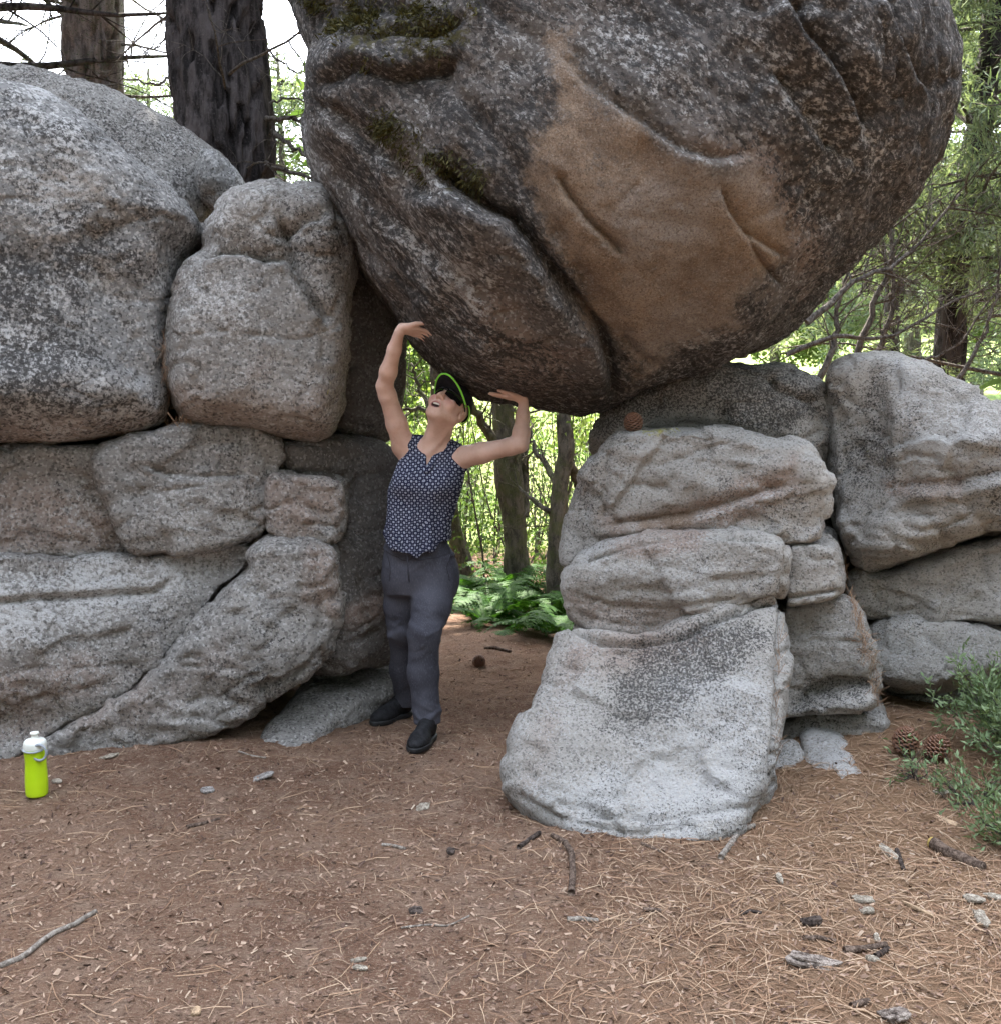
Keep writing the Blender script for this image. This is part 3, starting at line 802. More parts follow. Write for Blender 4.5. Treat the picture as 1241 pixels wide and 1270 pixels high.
def bark_mat(name, c1, c2, sc_=14, stretch=0.22, moss=0.0):
    m, nt, b = new_mat(name)
    g = N(nt)
    v = g.mapping((1, 1, stretch))
    f = g.noise(sc_, 6, 0.7, vec=v)
    c = g.mix(g.ramp(f, 0.38, 0.62), c1, c2)
    c = g.mix(g.ramp(g.noise(60, 4, 0.7), 0.55, 0.7, 0, 0.5), c, tuple(x * 1.7 for x in c2))
    if moss:
        c = g.mix(g.math('MULTIPLY', g.ramp(g.noise(5, 5, 0.7), 0.45, 0.6), moss), c, (0.075, 0.085, 0.03))
    nt.links.new(c, b.inputs['Base Color'])
    b.inputs['Roughness'].default_value = 0.95; b.inputs['Specular IOR Level'].default_value = 0.15
    nt.links.new(g.bump(f, 0.9, 0.03, g.bump(g.noise(70, 4), 0.4, 0.01)), b.inputs['Normal'])
    return m

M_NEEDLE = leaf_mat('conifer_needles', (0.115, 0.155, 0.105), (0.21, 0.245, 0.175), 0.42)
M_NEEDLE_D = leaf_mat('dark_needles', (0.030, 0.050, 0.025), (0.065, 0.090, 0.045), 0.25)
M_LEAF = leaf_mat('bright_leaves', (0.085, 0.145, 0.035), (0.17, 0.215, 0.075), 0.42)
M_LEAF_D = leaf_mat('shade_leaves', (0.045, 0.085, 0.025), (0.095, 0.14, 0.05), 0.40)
M_FERN = leaf_mat('fern_green', (0.018, 0.064, 0.008), (0.052, 0.120, 0.018), 0.30, 4.0)
M_SHRUB = leaf_mat('grey_green_leaves', (0.15, 0.22, 0.11), (0.27, 0.345, 0.19), 0.25, 5.0)
M_BARK_D = bark_mat('dark_furrowed_bark', (0.014, 0.012, 0.012), (0.075, 0.064, 0.064))
M_BARK_R = bark_mat('reddish_bark', (0.10, 0.083, 0.080), (0.25, 0.215, 0.205))
M_BARK_G = bark_mat('grey_mossy_bark', (0.050, 0.044, 0.036), (0.12, 0.105, 0.085), 22, 0.4, 0.6)
M_TWIG = bark_mat('dead_twigs', (0.055, 0.046, 0.040), (0.15, 0.13, 0.115), 40, 0.5)

class MB:
    """collects tubes and leaves into one mesh"""
    def __init__(s): s.v = []; s.q = []; s.n = 0
    def add(s, v, q):
        s.v.append(np.asarray(v, float)); s.q.append(np.asarray(q, np.int32) + s.n); s.n += len(v)
    def tube(s, pts, rad, k=5):
        pts = np.asarray(pts, float); n = len(pts)
        rad = np.broadcast_to(np.asarray(rad, float), (n,))
        t = np.gradient(pts, axis=0); t /= np.linalg.norm(t, axis=1, keepdims=True) + 1e-9
        ref = np.array([0.31, 0.17, 0.93]) if abs(t[:, 2]).mean() < 0.8 else np.array([1.0, 0.1, 0.0])
        a = np.cross(t, ref); a /= np.linalg.norm(a, axis=1, keepdims=True) + 1e-9
        b = np.cross(t, a)
        th = np.arange(k) * 2 * pi / k
        v = pts[:, None] + rad[:, None, None] * (np.cos(th)[None, :, None] * a[:, None] + np.sin(th)[None, :, None] * b[:, None])
        i = np.arange(n - 1)[:, None] * k; j = np.arange(k)[None]; j2 = (j + 1) % k
        q = np.stack([i + j, i + j2, i + k + j2, i + k + j], -1).reshape(-1, 4)
        s.add(v.reshape(-1, 3), q)
        if k >= 4:                      # end caps, closed by folding quads
            for r0 in (0, (n - 1) * k):
                cap = [[r0 + 0, r0 + j_, r0 + j_ + 1, r0 + (j_ + 2 if j_ + 2 < k else 0)] for j_ in range(1, k - 1, 2)]
                cap = [c_ for c_ in cap if len(set(c_)) == 4]
                if cap: s.q.append(np.array(cap, np.int32) + s.n - n * k)
    def leaves(s, pos, dirs, L, Wd, fold=0.25):
        """diamond leaves: base, two sides, tip"""
        n = len(pos)
        d = dirs / (np.linalg.norm(dirs, axis=1, keepdims=True) + 1e-9)
        r = rng.normal(size=(n, 3)); a = np.cross(d, r); a /= np.linalg.norm(a, axis=1, keepdims=True) + 1e-9
        b = np.cross(d, a)
        L = np.broadcast_to(np.asarray(L, float), (n,))[:, None]; Wd = np.broadcast_to(np.asarray(Wd, float), (n,))[:, None]
        m = pos + d * L * 0.45 - b * Wd * fold
        v = np.stack([pos, m + a * Wd / 2, pos + d * L, m - a * Wd / 2], 1).reshape(-1, 3)
        s.add(v, np.arange(n * 4).reshape(-1, 4))
    def build(s, name, mat, parent=None, origin=(0, 0, 0), smooth=True):
        v = np.concatenate(s.v) - np.asarray(origin)
        me = mesh_np(name, v, np.concatenate(s.q), smooth)
        return link(name, me, mat, parent)

def curve(p0, d, L, n=8, wig=0.12, grav=0.0, seed=None):
    r = rng if seed is None else np.random.default_rng(seed)
    d = np.asarray(d, float); d = d / np.linalg.norm(d)
    pts = [np.asarray(p0, float)]
    st = L / (n - 1)
    for _ in range(n - 1):
        d = d + r.normal(size=3) * wig + np.array([0, 0, grav])
        d /= np.linalg.norm(d)
        pts.append(pts[-1] + d * st)
    return np.array(pts)

def twigs(mb, path, r0, count, L, depth=1, k=3, wig=0.2, grav=0.0, tips=None, start=0.25):
    """side twigs off a branch path"""
    n = len(path)
    for _ in range(count):
        t = rng.uniform(start, 1) * (n - 1.001)
        i = int(t); p = path[i] + (path[i + 1] - path[i]) * (t - i)
        ax = path[i + 1] - path[i]; ax /= np.linalg.norm(ax) + 1e-9
        d = rng.normal(size=3); d -= ax * (d @ ax); d /= np.linalg.norm(d)
        l = L * rng.uniform(0.5, 1.2)
        c = curve(p, d * 0.8 + ax * 0.7, l, 6, wig, grav)
        rr = r0 * rng.uniform(0.35, 0.6)
        mb.tube(c, np.linspace(rr, rr * 0.3, 6), k)
        if tips is not None: tips.append(c)
        if depth > 1: twigs(mb, c, rr, max(2, count // 2), l * 0.5, depth - 1, k, wig, grav, tips)

def along(paths, n, spread):
    """n random points near the paths, with the path's direction there"""
    w = np.array([np.linalg.norm(np.diff(c, axis=0), axis=1).sum() for c in paths]); w /= w.sum()
    idx = rng.choice(len(paths), n, p=w)
    out = np.zeros((n, 3)); dd = np.zeros((n, 3))
    t = rng.uniform(0.1, 1, n)
    for u in np.unique(idx):
        c = paths[u]; m = idx == u
        f = t[m] * (len(c) - 1.001); i = f.astype(int); fr = (f - i)[:, None]
        out[m] = c[i] * (1 - fr) + c[i + 1] * fr
        dd[m] = c[i + 1] - c[i]
    dd /= np.linalg.norm(dd, axis=1, keepdims=True) + 1e-9
    return out + rng.normal(size=(n, 3)) * spread, dd

def trunk_mesh(path, rad, bark, origin, furrow=0.03, fine_z=5.6, k=96, step=0.03):
    """trunk with furrowed bark: a ring grid displaced by stretched ridges"""
    path = np.asarray(path, float)
    L = np.concatenate([[0], np.cumsum(np.linalg.norm(np.diff(path, axis=0), axis=1))])
    nfine = int(min(fine_z, L[-1]) / step)
    ts = np.concatenate([np.linspace(0, min(fine_z, L[-1]), nfine), np.linspace(fine_z, L[-1], 20)[1:]]) if L[-1] > fine_z else np.linspace(0, L[-1], nfine)
    pts = np.stack([np.interp(ts, L, path[:, i]) for i in range(3)], 1)
    rr = np.interp(ts, L, rad)
    th = np.arange(k) * 2 * pi / k
    dirs = np.stack([np.cos(th), np.sin(th), 0 * th], 1)
    v = (pts[:, None] + rr[:, None, None] * dirs[None]).reshape(-1, 3)
    nd = np.tile(dirs, (len(ts), 1))
    q = v * np.array([1, 1, 0.22]); 
    f1 = fbm(q, 9.0, 3, 71); f2 = fbm(v * np.array([1, 1, 0.5]), 30.0, 3, 73)
    cell = 1 - np.abs(f1) * 2.2
    v = v + nd * (furrow * (0.5 - sstep(0.55, 0.95, cell) * 1.4) + 0.35 * furrow * f2 + 0.03 * fbm(v, 2.0, 2, 74))[:, None]
    n = len(ts)
    i = np.arange(n - 1)[:, None] * k; j = np.arange(k)[None]; j2 = (j + 1) % k
    qd = np.stack([i + j, i + j2, i + k + j2, i + k + j], -1).reshape(-1, 4)
    return mesh_np('trunk', v - origin, qd)

def tree_root(name, label, cat, base, group=None):
    o = bpy.data.objects.new(name, None); o.empty_display_size = 0.3
    C.objects.link(o); o.location = base
    return tag(o, label, cat, group)

def bough_set(base, top, n, z0, z1, Lmax, droop=-0.03, r=0.03, wig=0.08, up=0.15):
    """main limbs round a trunk between heights z0 and z1"""
    out = []
    for i in range(n):
        z = rng.uniform(z0, z1)
        t = (z - base[2]) / (top[2] - base[2])
        p = base + (top - base) * t
        a = rng.uniform(0, 2 * pi)
        L = Lmax * (1.05 - 0.75 * (z - z0) / (z1 - z0 + 1e-6)) * rng.uniform(0.7, 1.1)
        out.append(curve(p, (cos(a), sin(a), up), L, 9, wig, droop))
    return out

# --- the two pines behind the left stack: dark trunk and reddish trunk
def pine(name_label, px0, px1, Y, wid0, bark, H, zc, seed, nb, Rc, leafn, mat, furrow=0.03, dead=16, fine=0):
    global rng
    rng = np.random.default_rng(seed)
    a, b = P(px0[0], px0[1], Y), P(px1[0], px1[1], Y)      # two points of the axis
    dirn = (b - a) / (b[2] - a[2])
    zb = float(gz(a[0], Y)) - 0.1
    base = a + dirn * (zb - a[2]); top = a + dirn * (H - a[2])
    root = tree_root('pine_tree', name_label, 'tree', base)
    zs = np.linspace(0, 1, 30)[:, None]
    path = base + (top - base) * zs
    r0 = wid0 / 2
    rad = r0 * (1.12 - 0.75 * zs[:, 0]) + r0 * 0.5 * np.exp(-zs[:, 0] * H / 0.5)
    link('trunk', trunk_mesh(path, rad, bark, base, furrow), bark, root)
    # dead lower branches
    mb = MB()
    for i in range(dead):
        z = rng.uniform(2.7, min(zc, 5.6))
        p = base + (top - base) * ((z - zb) / (H - zb))
        an = rng.uniform(0, 2 * pi)
        c = curve(p + np.array([cos(an), sin(an), 0]) * r0 * 0.7, (cos(an), sin(an), rng.uniform(-0.25, 0.15)), rng.uniform(0.5, 1.8), 10, 0.10, -0.02)
        rr = rng.uniform(0.008, 0.018)
        mb.tube(c, np.linspace(rr, rr * 0.25, 10), 5)
        twigs(mb, c, rr, 6, 0.5, 2, 3, 0.25, -0.02)
    tag(mb.build('dead_branch', M_TWIG, root, base), kind='stuff')
    limbs = bough_set(base, top, nb, zc, H - 0.3, Rc)
    mb = MB(); tips = []
    for c in limbs:
        mb.tube(c, np.linspace(0.045, 0.01, len(c)), 5)
        twigs(mb, c, 0.02, 7, 0.9, 1, 3, 0.15, 0.0, tips)
    tag(mb.build('limb', bark, root, base), kind='stuff')
    mb = MB()
    pos, dd = along(limbs + tips, leafn, 0.13)
    low = np.where(pos[:, 2] < 7.2, 0.32, 1.0)
    mb.leaves(pos, dd + rng.normal(size=pos.shape) * 0.6, low * (rng.uniform(0.05, 0.11, leafn) if fine else rng.uniform(0.16, 0.34, leafn)), np.where(low < 1, 0.22, 1.0) * (rng.uniform(0.015, 0.028, leafn) if fine else rng.uniform(0.05, 0.11, leafn)))
    mb.build('crown', mat, root, base)
    return root, base, top

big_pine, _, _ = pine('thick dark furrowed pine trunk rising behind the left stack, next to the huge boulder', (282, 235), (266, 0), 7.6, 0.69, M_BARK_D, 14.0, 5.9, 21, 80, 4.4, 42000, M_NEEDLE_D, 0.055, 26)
mb = MB()
_r, _b, _t = None, None, None
for pts, r_ in (([(330, 146), (360, 147), (392, 150)], 0.020), ([(335, 163), (352, 172), (372, 188), (395, 200)], 0.022), ([(338, 206), (360, 211), (395, 223)], 0.020), ([(335, 128), (362, 120), (392, 128)], 0.010),
                ([(215, 98), (190, 104), (160, 96), (120, 110)], 0.010), ([(330, 60), (352, 80), (380, 92)], 0.009), ([(216, 40), (196, 58), (172, 66)], 0.009)):
    cc = np.array([P(x_, y_, 7.45) for x_, y_ in pts]); tt_ = np.linspace(0, 1, 12)
    cc = np.stack([np.interp(tt_, np.linspace(0, 1, len(cc)), cc[:, i]) for i in range(3)], 1); cc[1:-1] += rng.normal(size=(10, 3)) * 0.008
    mb = MB(); mb.tube(cc, np.linspace(r_, r_ * 0.45, 12), 7); twigs(mb, cc, r_ * 0.5, 7, 0.35, 2, 3, 0.22, -0.02)
    mb.build('dead_branch', M_TWIG, big_pine, big_pine.location)
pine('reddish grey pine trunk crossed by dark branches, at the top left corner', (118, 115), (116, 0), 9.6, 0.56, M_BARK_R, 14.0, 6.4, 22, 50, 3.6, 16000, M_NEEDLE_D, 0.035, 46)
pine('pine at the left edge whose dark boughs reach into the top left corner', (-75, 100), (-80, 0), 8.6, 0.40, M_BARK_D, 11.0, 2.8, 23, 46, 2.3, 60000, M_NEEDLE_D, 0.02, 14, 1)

# --- feathery conifers to the right of the boulder
def feathery(label, px0, px1, Y, wid, H, zc, seed, nb, Rc, leafn, mat, bark=M_BARK_D):
    global rng
    rng = np.random.default_rng(seed)
    a, b = P(px0[0], px0[1], Y), P(px1[0], px1[1], Y)
    dirn = (b - a) / (b[2] - a[2])
    zb = float(gz(a[0], Y)) - 0.1
    base = a + dirn * (zb - a[2]); top = a + dirn * (H - a[2])
    root = tree_root('conifer_tree', label, 'tree', base)
    zs = np.linspace(0, 1, 24)[:, None]
    path = base + (top - base) * zs + np.array([0.05, 0.03, 0]) * np.sin(zs * 14)
    link('trunk', trunk_mesh(path, wid / 2 * (1.1 - 0.85 * zs[:, 0]), bark, base, 0.015, 6.0, 24, 0.08), bark, root)
    limbs = bough_set(base, top, nb, zc, H - 0.2, Rc, -0.035, wig=0.10, up=0.35)
    mb = MB(); tips = []
    for c in limbs:
        mb.tube(c, np.linspace(0.022, 0.005, len(c)), 4)
        twigs(mb, c, 0.012, 7, 0.6, 2, 3, 0.18, -0.03, tips)
    tag(mb.build('limb', M_TWIG, root, base), kind='stuff')
    mb = MB()
    pos, dd = along(tips, leafn, 0.025)
    mb.leaves(pos, dd * 0.8 + rng.normal(size=pos.shape) * 0.55, rng.uniform(0.06, 0.12, leafn), rng.uniform(0.010, 0.017, leafn))
    mb.build('crown', mat, root, base)
    return root

feathery('feathery grey green conifer with a dark trunk behind the tall angular boulder', (1175, 470), (1222, 60), 9.2, 0.30, 8.5, 2.0, 31, 80, 2.1, 62000, M_NEEDLE)
feathery('slim conifer half hidden by the right flank of the huge boulder', (1105, 440), (1118, 300), 12.5, 0.24, 9.0, 3.0, 32, 60, 2.0, 30000, M_NEEDLE)
feathery('pale conifer at the right edge, only its feathery sprays in view', (1330, 470), (1345, 60), 8.2, 0.24, 7.5, 1.6, 33, 70, 2.2, 42000, M_NEEDLE)

# --- broadleaf trees seen through the gap
def leafy(label, pts, Y, wid, seed, H, Rc, leafn, mat, extra=(), bark=M_BARK_G, lsize=(0.05, 0.09)):
    """trunk follows picture points at one distance, then runs on up to a crown"""
    global rng
    rng = np.random.default_rng(seed)
    path = [P(x, y, Y) for x, y in pts]
    g0 = path[0].copy(); g0[2] = float(gz(g0[0], Y)) - 0.08
    path = [g0] + [q for q in path if q[2] > g0[2] + 0.1]
    last = path[-1]
    d = (path[-1] - path[-2]); d /= np.linalg.norm(d)
    up = curve(last, d * 0.3 + np.array([0.12, 0, 1.0]), max(0.5, H - last[2]), 9, 0.04)
    path = np.array(path + list(up[1:]))
    root = tree_root('leafy_tree', label, 'tree', g0)
    L = np.linspace(0, 1, len(path))
    link('trunk', trunk_mesh(path, wid / 2 * (1.15 - 0.85 * L), bark, g0, 0.010, 4.5, 26, 0.05), bark, root)
    tips = []
    for e in extra:                                   # limbs drawn where the photo shows them
        c = np.array([P(x, y, Y + dy) for x, y, dy in e[0]])
        cc = np.stack([np.interp(np.linspace(0, 1, 14), np.linspace(0, 1, len(c)), c[:, i]) for i in range(3)], 1)
        cc[1:-1] += rng.normal(size=(12, 3)) * 0.012
        mb = MB(); mb.tube(cc, np.linspace(e[1], e[1] * 0.35, 14), 6)
        twigs(mb, cc, e[1] * 0.5, 9, 0.5, 2, 3, 0.2, 0.02)
        mb.build('low_limb', bark, root, g0)
    mb = MB()
    limbs = bough_set(last, path[-1], 26, 3.4, H - 0.1, Rc, 0.0, up=0.5, wig=0.14)
    for c in limbs:
        mb.tube(c, np.linspace(0.03, 0.006, len(c)), 4)
        twigs(mb, c, 0.014, 6, 0.8, 2, 3, 0.2, 0.0, tips)
    tag(mb.build('limb', bark, root, g0), kind='stuff')
    mb = MB()
    pos, dd = along(tips, leafn, 0.05)
    big_ = np.where(pos[:, 2] > 3.9, 2.3, 1.0)          # unseen upper crown: leaves enlarged to deepen the shade below
    mb.leaves(pos, dd * 0.4 + rng.normal(size=pos.shape) * 0.7 + np.array([0, 0, -0.2]), big_ * rng.uniform(*lsize, leafn), big_ * rng.uniform(lsize[0] * .55, lsize[1] * .6, leafn))
    mb.build('crown', mat, root, g0)
    return root

leafy('grey mossy trunk standing in the gap just right of the raised elbow', [(640, 672), (632, 600), (626, 540), (622, 490)], 9.0, 0.20, 41, 10.5, 2.2, 24000, M_LEAF_D,
      [([(648, 640, 0), (652, 560, 0.1), (646, 480, 0.2)], 0.055), ([(622, 560, 0), (600, 530, -0.2), (582, 495, -0.4), (570, 450, -0.6)], 0.05)])
leafy('smooth grey trunk bending beside the right stack in the gap', [(690, 690), (692, 640), (694, 600), (703, 560), (698, 520), (697, 490)], 8.4, 0.155, 42, 10.0, 2.2, 22000, M_LEAF_D,
      [([(704, 570, 0), (715, 600, 0.1), (720, 640, 0.2)], 0.04), ([(690, 600, 0), (665, 560, 0.3), (655, 530, 0.4)], 0.03), ([(690, 640, 0), (660, 620, 0.1), (640, 600, 0.3)], 0.028)])
leafy('dark twisting trunk seen low through the gap behind the trousers', [(575, 700), (562, 650), (556, 600), (548, 560), (540, 520)], 9.8, 0.17, 43, 10.0, 0.8, 9000, M_LEAF_D,
      [([(545, 540, 0), (525, 505, 0), (500, 508, 0), (470, 500, 0)], 0.03), ([(540, 520, 0), (520, 480, 0.2), (510, 450, 0.2)], 0.03)])

# --- thin stems and the bare shrub between the huge boulder and the tall angular boulder
def bare_shrub(label, arcs, seed):
    global rng
    rng = np.random.default_rng(seed)
    c0 = P(*arcs[0][0][0]); base = np.array([c0[0], c0[1], float(gz(c0[0], c0[1]))])
    root = tree_root('bare_shrub', label, 'shrub', base)
    for pts, r in arcs:
        c = np.array([P(*q) for q in pts])
        cc = np.stack([np.interp(np.linspace(0, 1, 18), np.linspace(0, 1, len(c)), c[:, i]) for i in range(3)], 1)
        cc[1:-1] += np.cumsum(rng.normal(size=(16, 3)) * 0.012, 0) * np.sin(np.linspace(0, pi, 16))[:, None]
        mb = MB()
        mb.tube(cc, np.linspace(r, r * 0.3, 18), 6)
        twigs(mb, cc, r * 0.6, 14, 0.55, 2, 3, 0.22, 0.01)
        mb.build('stem', M_TWIG, root, base)
bare_shrub('tangle of bare arching grey stems between the huge boulder and the angular boulder',
    [([(1010, 480, 7.6), (1040, 420, 7.6), (1045, 380, 7.6), (1052, 330, 7.6)], 0.028), ([(1050, 480, 7.9), (1075, 400, 7.9), (1100, 330, 7.9), (1105, 260, 7.9)], 0.030),
     ([(1080, 480, 8.3), (1090, 420, 8.3), (1105, 360, 8.3), (1108, 300, 8.3)], 0.030), ([(975, 440, 7.2), (1040, 410, 7.2), (1100, 410, 7.3), (1180, 370, 7.4), (1250, 350, 7.5)], 0.020),
     ([(1000, 400, 7.2), (1060, 350, 7.3), (1130, 310, 7.4), (1190, 240, 7.6)], 0.026), ([(1180, 480, 7.4), (1215, 430, 7.4), (1235, 370, 7.4), (1245, 300, 7.4)], 0.018),
     ([(1110, 470, 7.0), (1160, 440, 7.0), (1200, 410, 7.1), (1260, 330, 7.1)], 0.014), ([(950, 430, 7.4), (1000, 380, 7.5), (1080, 300, 7.7), (1160, 160, 8.0)], 0.020)], 51)

# --- undergrowth: thin stems and leaves filling the gap
rng = np.random.default_rng(61)
mb = MB(); st = []
for i in range(130):
    x = rng.uniform(-1.7, 1.6); y = rng.uniform(9.2, 13.0)
    c = curve((x, y, float(gz(x, y))), (rng.normal() * 0.2, rng.normal() * 0.2, 1), rng.uniform(0.8, 2.3), 8, 0.10)
    mb.tube(c, np.linspace(0.010, 0.003, 8), 4); st.append(c)
    twigs(mb, c, 0.007, 6, 0.5, 1, 3, 0.2, 0.0, st)
und = mb.build('undergrowth_stems', M_TWIG); tag(und, kind='stuff')
mb = MB()
pos, dd = along(st, 15000, 0.05)
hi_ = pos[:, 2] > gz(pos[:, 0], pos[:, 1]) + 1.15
mb.leaves(pos[hi_], dd[hi_] * 0.4 + rng.normal(size=pos[hi_].shape) * 0.6, rng.uniform(0.03, 0.07, hi_.sum()), rng.uniform(0.02, 0.04, hi_.sum()))
o = mb.build('undergrowth_leaves', M_LEAF); tag(o, kind='stuff')
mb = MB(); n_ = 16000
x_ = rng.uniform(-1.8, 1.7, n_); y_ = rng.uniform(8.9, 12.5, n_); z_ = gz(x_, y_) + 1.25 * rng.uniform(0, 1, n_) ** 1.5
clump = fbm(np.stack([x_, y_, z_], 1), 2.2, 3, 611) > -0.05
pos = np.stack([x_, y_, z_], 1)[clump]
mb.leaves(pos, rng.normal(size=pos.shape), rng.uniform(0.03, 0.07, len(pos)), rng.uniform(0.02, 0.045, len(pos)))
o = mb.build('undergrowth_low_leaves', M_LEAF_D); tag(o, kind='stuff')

# --- ferns in the passage mouth
rng = np.random.default_rng(62)
def frond_mesh(seed):
    r = np.random.default_rng(seed)
    L = 0.62; n = 22
    t = np.linspace(0, 1, n)
    ax = np.stack([t * L * 0.92, 0 * t, 0.26 * np.sin(t * 2.1) * L * 1.5 - 0.12 * t ** 3], 1)
    v, q = [], []
    def quad(a, b, c, d):
        k = len(v); v.extend([a, b, c, d]); q.append([k, k + 1, k + 2, k + 3])
    for i in range(n - 1):
        p = ax[i]; d = ax[i + 1] - ax[i]; d /= np.linalg.norm(d)
        quad(ax[i] + [0, .003, 0], ax[i] - [0, .003, 0], ax[i + 1] - [0, .002, 0], ax[i + 1] + [0, .002, 0])
        if i < 2: continue
        l = 0.17 * (1 - t[i]) ** 0.7 * min(1, t[i] * 7)
        for s in (-1, 1):
            side = np.array([0.35, s * 0.94, -0.18 + 0.1 * r.normal()])
            for k in range(5):              # pinnules along each pinna
                a = p + side * l * k / 5
                for s2 in (-1, 1):
                    tip = a + (d * s2 * 0.8 + side * 0.5) * l * 0.27 * (1 - k / 6)
                    quad(a - side * l * 0.03, a + side * l * 0.16, tip, a + d * s2 * 0.012 - side * l * 0.03)
    return mesh_np('frond', np.array(v), np.array(q))
fronds = [frond_mesh(s) for s in (1, 2, 3)]
for f_ in fronds: f_.materials.append(M_FERN)
k = 0
for px, py, lab in ((568,728,'fern closest behind the trouser leg at the back of the fern bed'), (588,745,'fern at the left front of the fern bed, beside the trouser leg'), (606,727,'fern at the back of the fern bed below the gap between two trunks'),
        (625,750,'fern in the middle front of the fern bed'), (643,730,'fern at the foot of the grey mossy trunk'), (662,752,'fern in the front row right of the middle of the fern bed'),
        (680,732,'fern at the foot of the smooth bending trunk'), (696,757,'fern squeezed against the bulging layer of the right stack'), (603,764,'lowest fern at the left, spilling onto the passage floor'),
        (652,770,'lowest fern at the centre, spilling onto the passage floor'), (690,778,'lowest fern at the right, against the sloping boulder'), (632,711,'small far fern behind the rest, under the mossy trunk'), (702,735,'far fern half hidden by the right stack')):
    g_ = gpt(px, py + 10)
    root = tree_root('fern', lab, 'fern', g_, 'ferns in the mouth of the passage')
    for i in range(8):
        o = bpy.data.objects.new('frond', fronds[k % 3]); C.objects.link(o); o.parent = root; k += 1
        s_ = rng.uniform(0.6, 1.05)
        o.scale = (s_, s_, s_ * rng.uniform(0.5, 0.9)); o.rotation_euler = (rng.normal() * 0.15, rng.normal() * 0.15, i * 2 * pi / 8 + rng.normal() * 0.3)

# --- trees further off, across the meadow: prototypes and copies
def far_tree(kind, seed):
    global rng
    rng = np.random.default_rng(seed)
    H = 8.0
    root = tree_root('meadow_tree', None, None, (0, 0, 0))
    base = np.zeros(3); top = np.array([0.2, 0.1, H])
    mb = MB(); path = np.linspace(0, 1, 10)[:, None] * top
    mb.tube(path, np.linspace(0.16, 0.03, 10), 8); mb.build('trunk', M_BARK_G, root)
    limbs = bough_set(base, top, 60 if kind == 'conifer' else 46, 0.9, H - 0.2, 2.0 if kind == 'conifer' else 2.6, -0.03 if kind == 'conifer' else 0.0, up=0.1 if kind == 'conifer' else 0.5)
    mb = MB(); tips = []
    for c in limbs:
        mb.tube(c, np.linspace(0.03, 0.008, len(c)), 3); twigs(mb, c, 0.014, 5, 0.8, 1, 3, 0.15, 0, tips)
    tag(mb.build('limb', M_BARK_G, root), kind='stuff')
    mb = MB(); n = 20000
    pos, dd = along(limbs + tips, n, 0.12)
    if kind == 'conifer': mb.leaves(pos, dd + rng.normal(size=pos.shape) * 0.6, rng.uniform(0.10, 0.2, n), rng.uniform(0.02, 0.05, n))
    else: mb.leaves(pos, rng.normal(size=pos.shape), rng.uniform(0.09, 0.17, n), rng.uniform(0.06, 0.11, n))
    mb.build('crown', M_NEEDLE if kind == 'conifer' else M_LEAF, root)
    return root

def copy_tree(o, parent=None):
    c = o.copy(); C.objects.link(c)
    if parent is not None: c.parent = parent
    for ch in list(o.children): copy_tree(ch, c)
    return c

protos = {'conifer': far_tree('conifer', 71), 'leaf': far_tree('leaf', 72)}
used = set()
for kind, px, Y, s, lab in (
        ('conifer', 185, 24, 0.97, 'grey green conifer far off between the two pine trunks at the top left'),
        ('conifer', 40, 30, 1.1, 'distant conifer low behind the sloping boulder at the far left'),
        ('conifer', 365, 20, 0.92, 'small conifer in the slot between the dark trunk and the huge boulder'),
        ('leaf', 498, 18, 0.55, 'bright leafy tree beyond the meadow edge behind the raised left hand in view'),
        ('leaf', 615, 34, 0.6, 'sunlit leafy tree standing far behind the cap and head'),
        ('leaf', 735, 30, 0.6, 'sunlit leafy tree far behind the trunk beside the right stack'),
        ('leaf', 960, 26, 0.9, 'distant leafy tree just right of where the huge boulder rests'),
        ('conifer', 1030, 30, 1.2, 'distant conifer behind the tangle of bare stems'),
        ('conifer', 1130, 22, 1.25, 'mid distance conifer showing behind the right flank of the huge boulder'),
        ('leaf', 1210, 27, 1.1, 'leafy tree beyond the meadow behind the feathery conifer'),
        ('conifer', 1290, 19, 1.2, 'mid distance conifer filling the right edge behind the pale sprays')):
    pr = protos[kind]
    o = pr if kind not in used else copy_tree(pr)
    used.add(kind)
    q = P(px, 500, Y)
    o.location = (q[0], Y, float(gz(q[0], Y)) - 0.1); o.scale = (s, s, s); o.rotation_euler = (0, 0, px * 0.37)
    tag(o, lab, 'tree', 'trees beyond the meadow')

# --- far wood closing the meadow: one mass
rng = np.random.default_rng(81)
mb = MB()
n = 36000
cx = rng.uniform(-60, 70, 260); cy = rng.uniform(50, 66, 260); ch = rng.uniform(4, 9, 260)
i = rng.integers(0, 260, n)
z = rng.uniform(0, 1, n)
rr = 2.6 * (1.05 - z) + 0.4
a = rng.uniform(0, 2 * pi, n); rad = rr * np.sqrt(rng.uniform(0.2, 1, n))
pos = np.stack([cx[i] + rad * np.cos(a), cy[i] + rad * np.sin(a), 0 * z], 1)
pos[:, 2] = gz(cx[i], cy[i]) - 0.3 + z * ch[i]
mb.leaves(pos, rng.normal(size=(n, 3)) + np.array([0, 0, -0.4]), rng.uniform(0.6, 1.2, n), rng.uniform(0.3, 0.6, n))
o = mb.build('far_wood', M_LEAF_D); tag(o, kind='stuff')

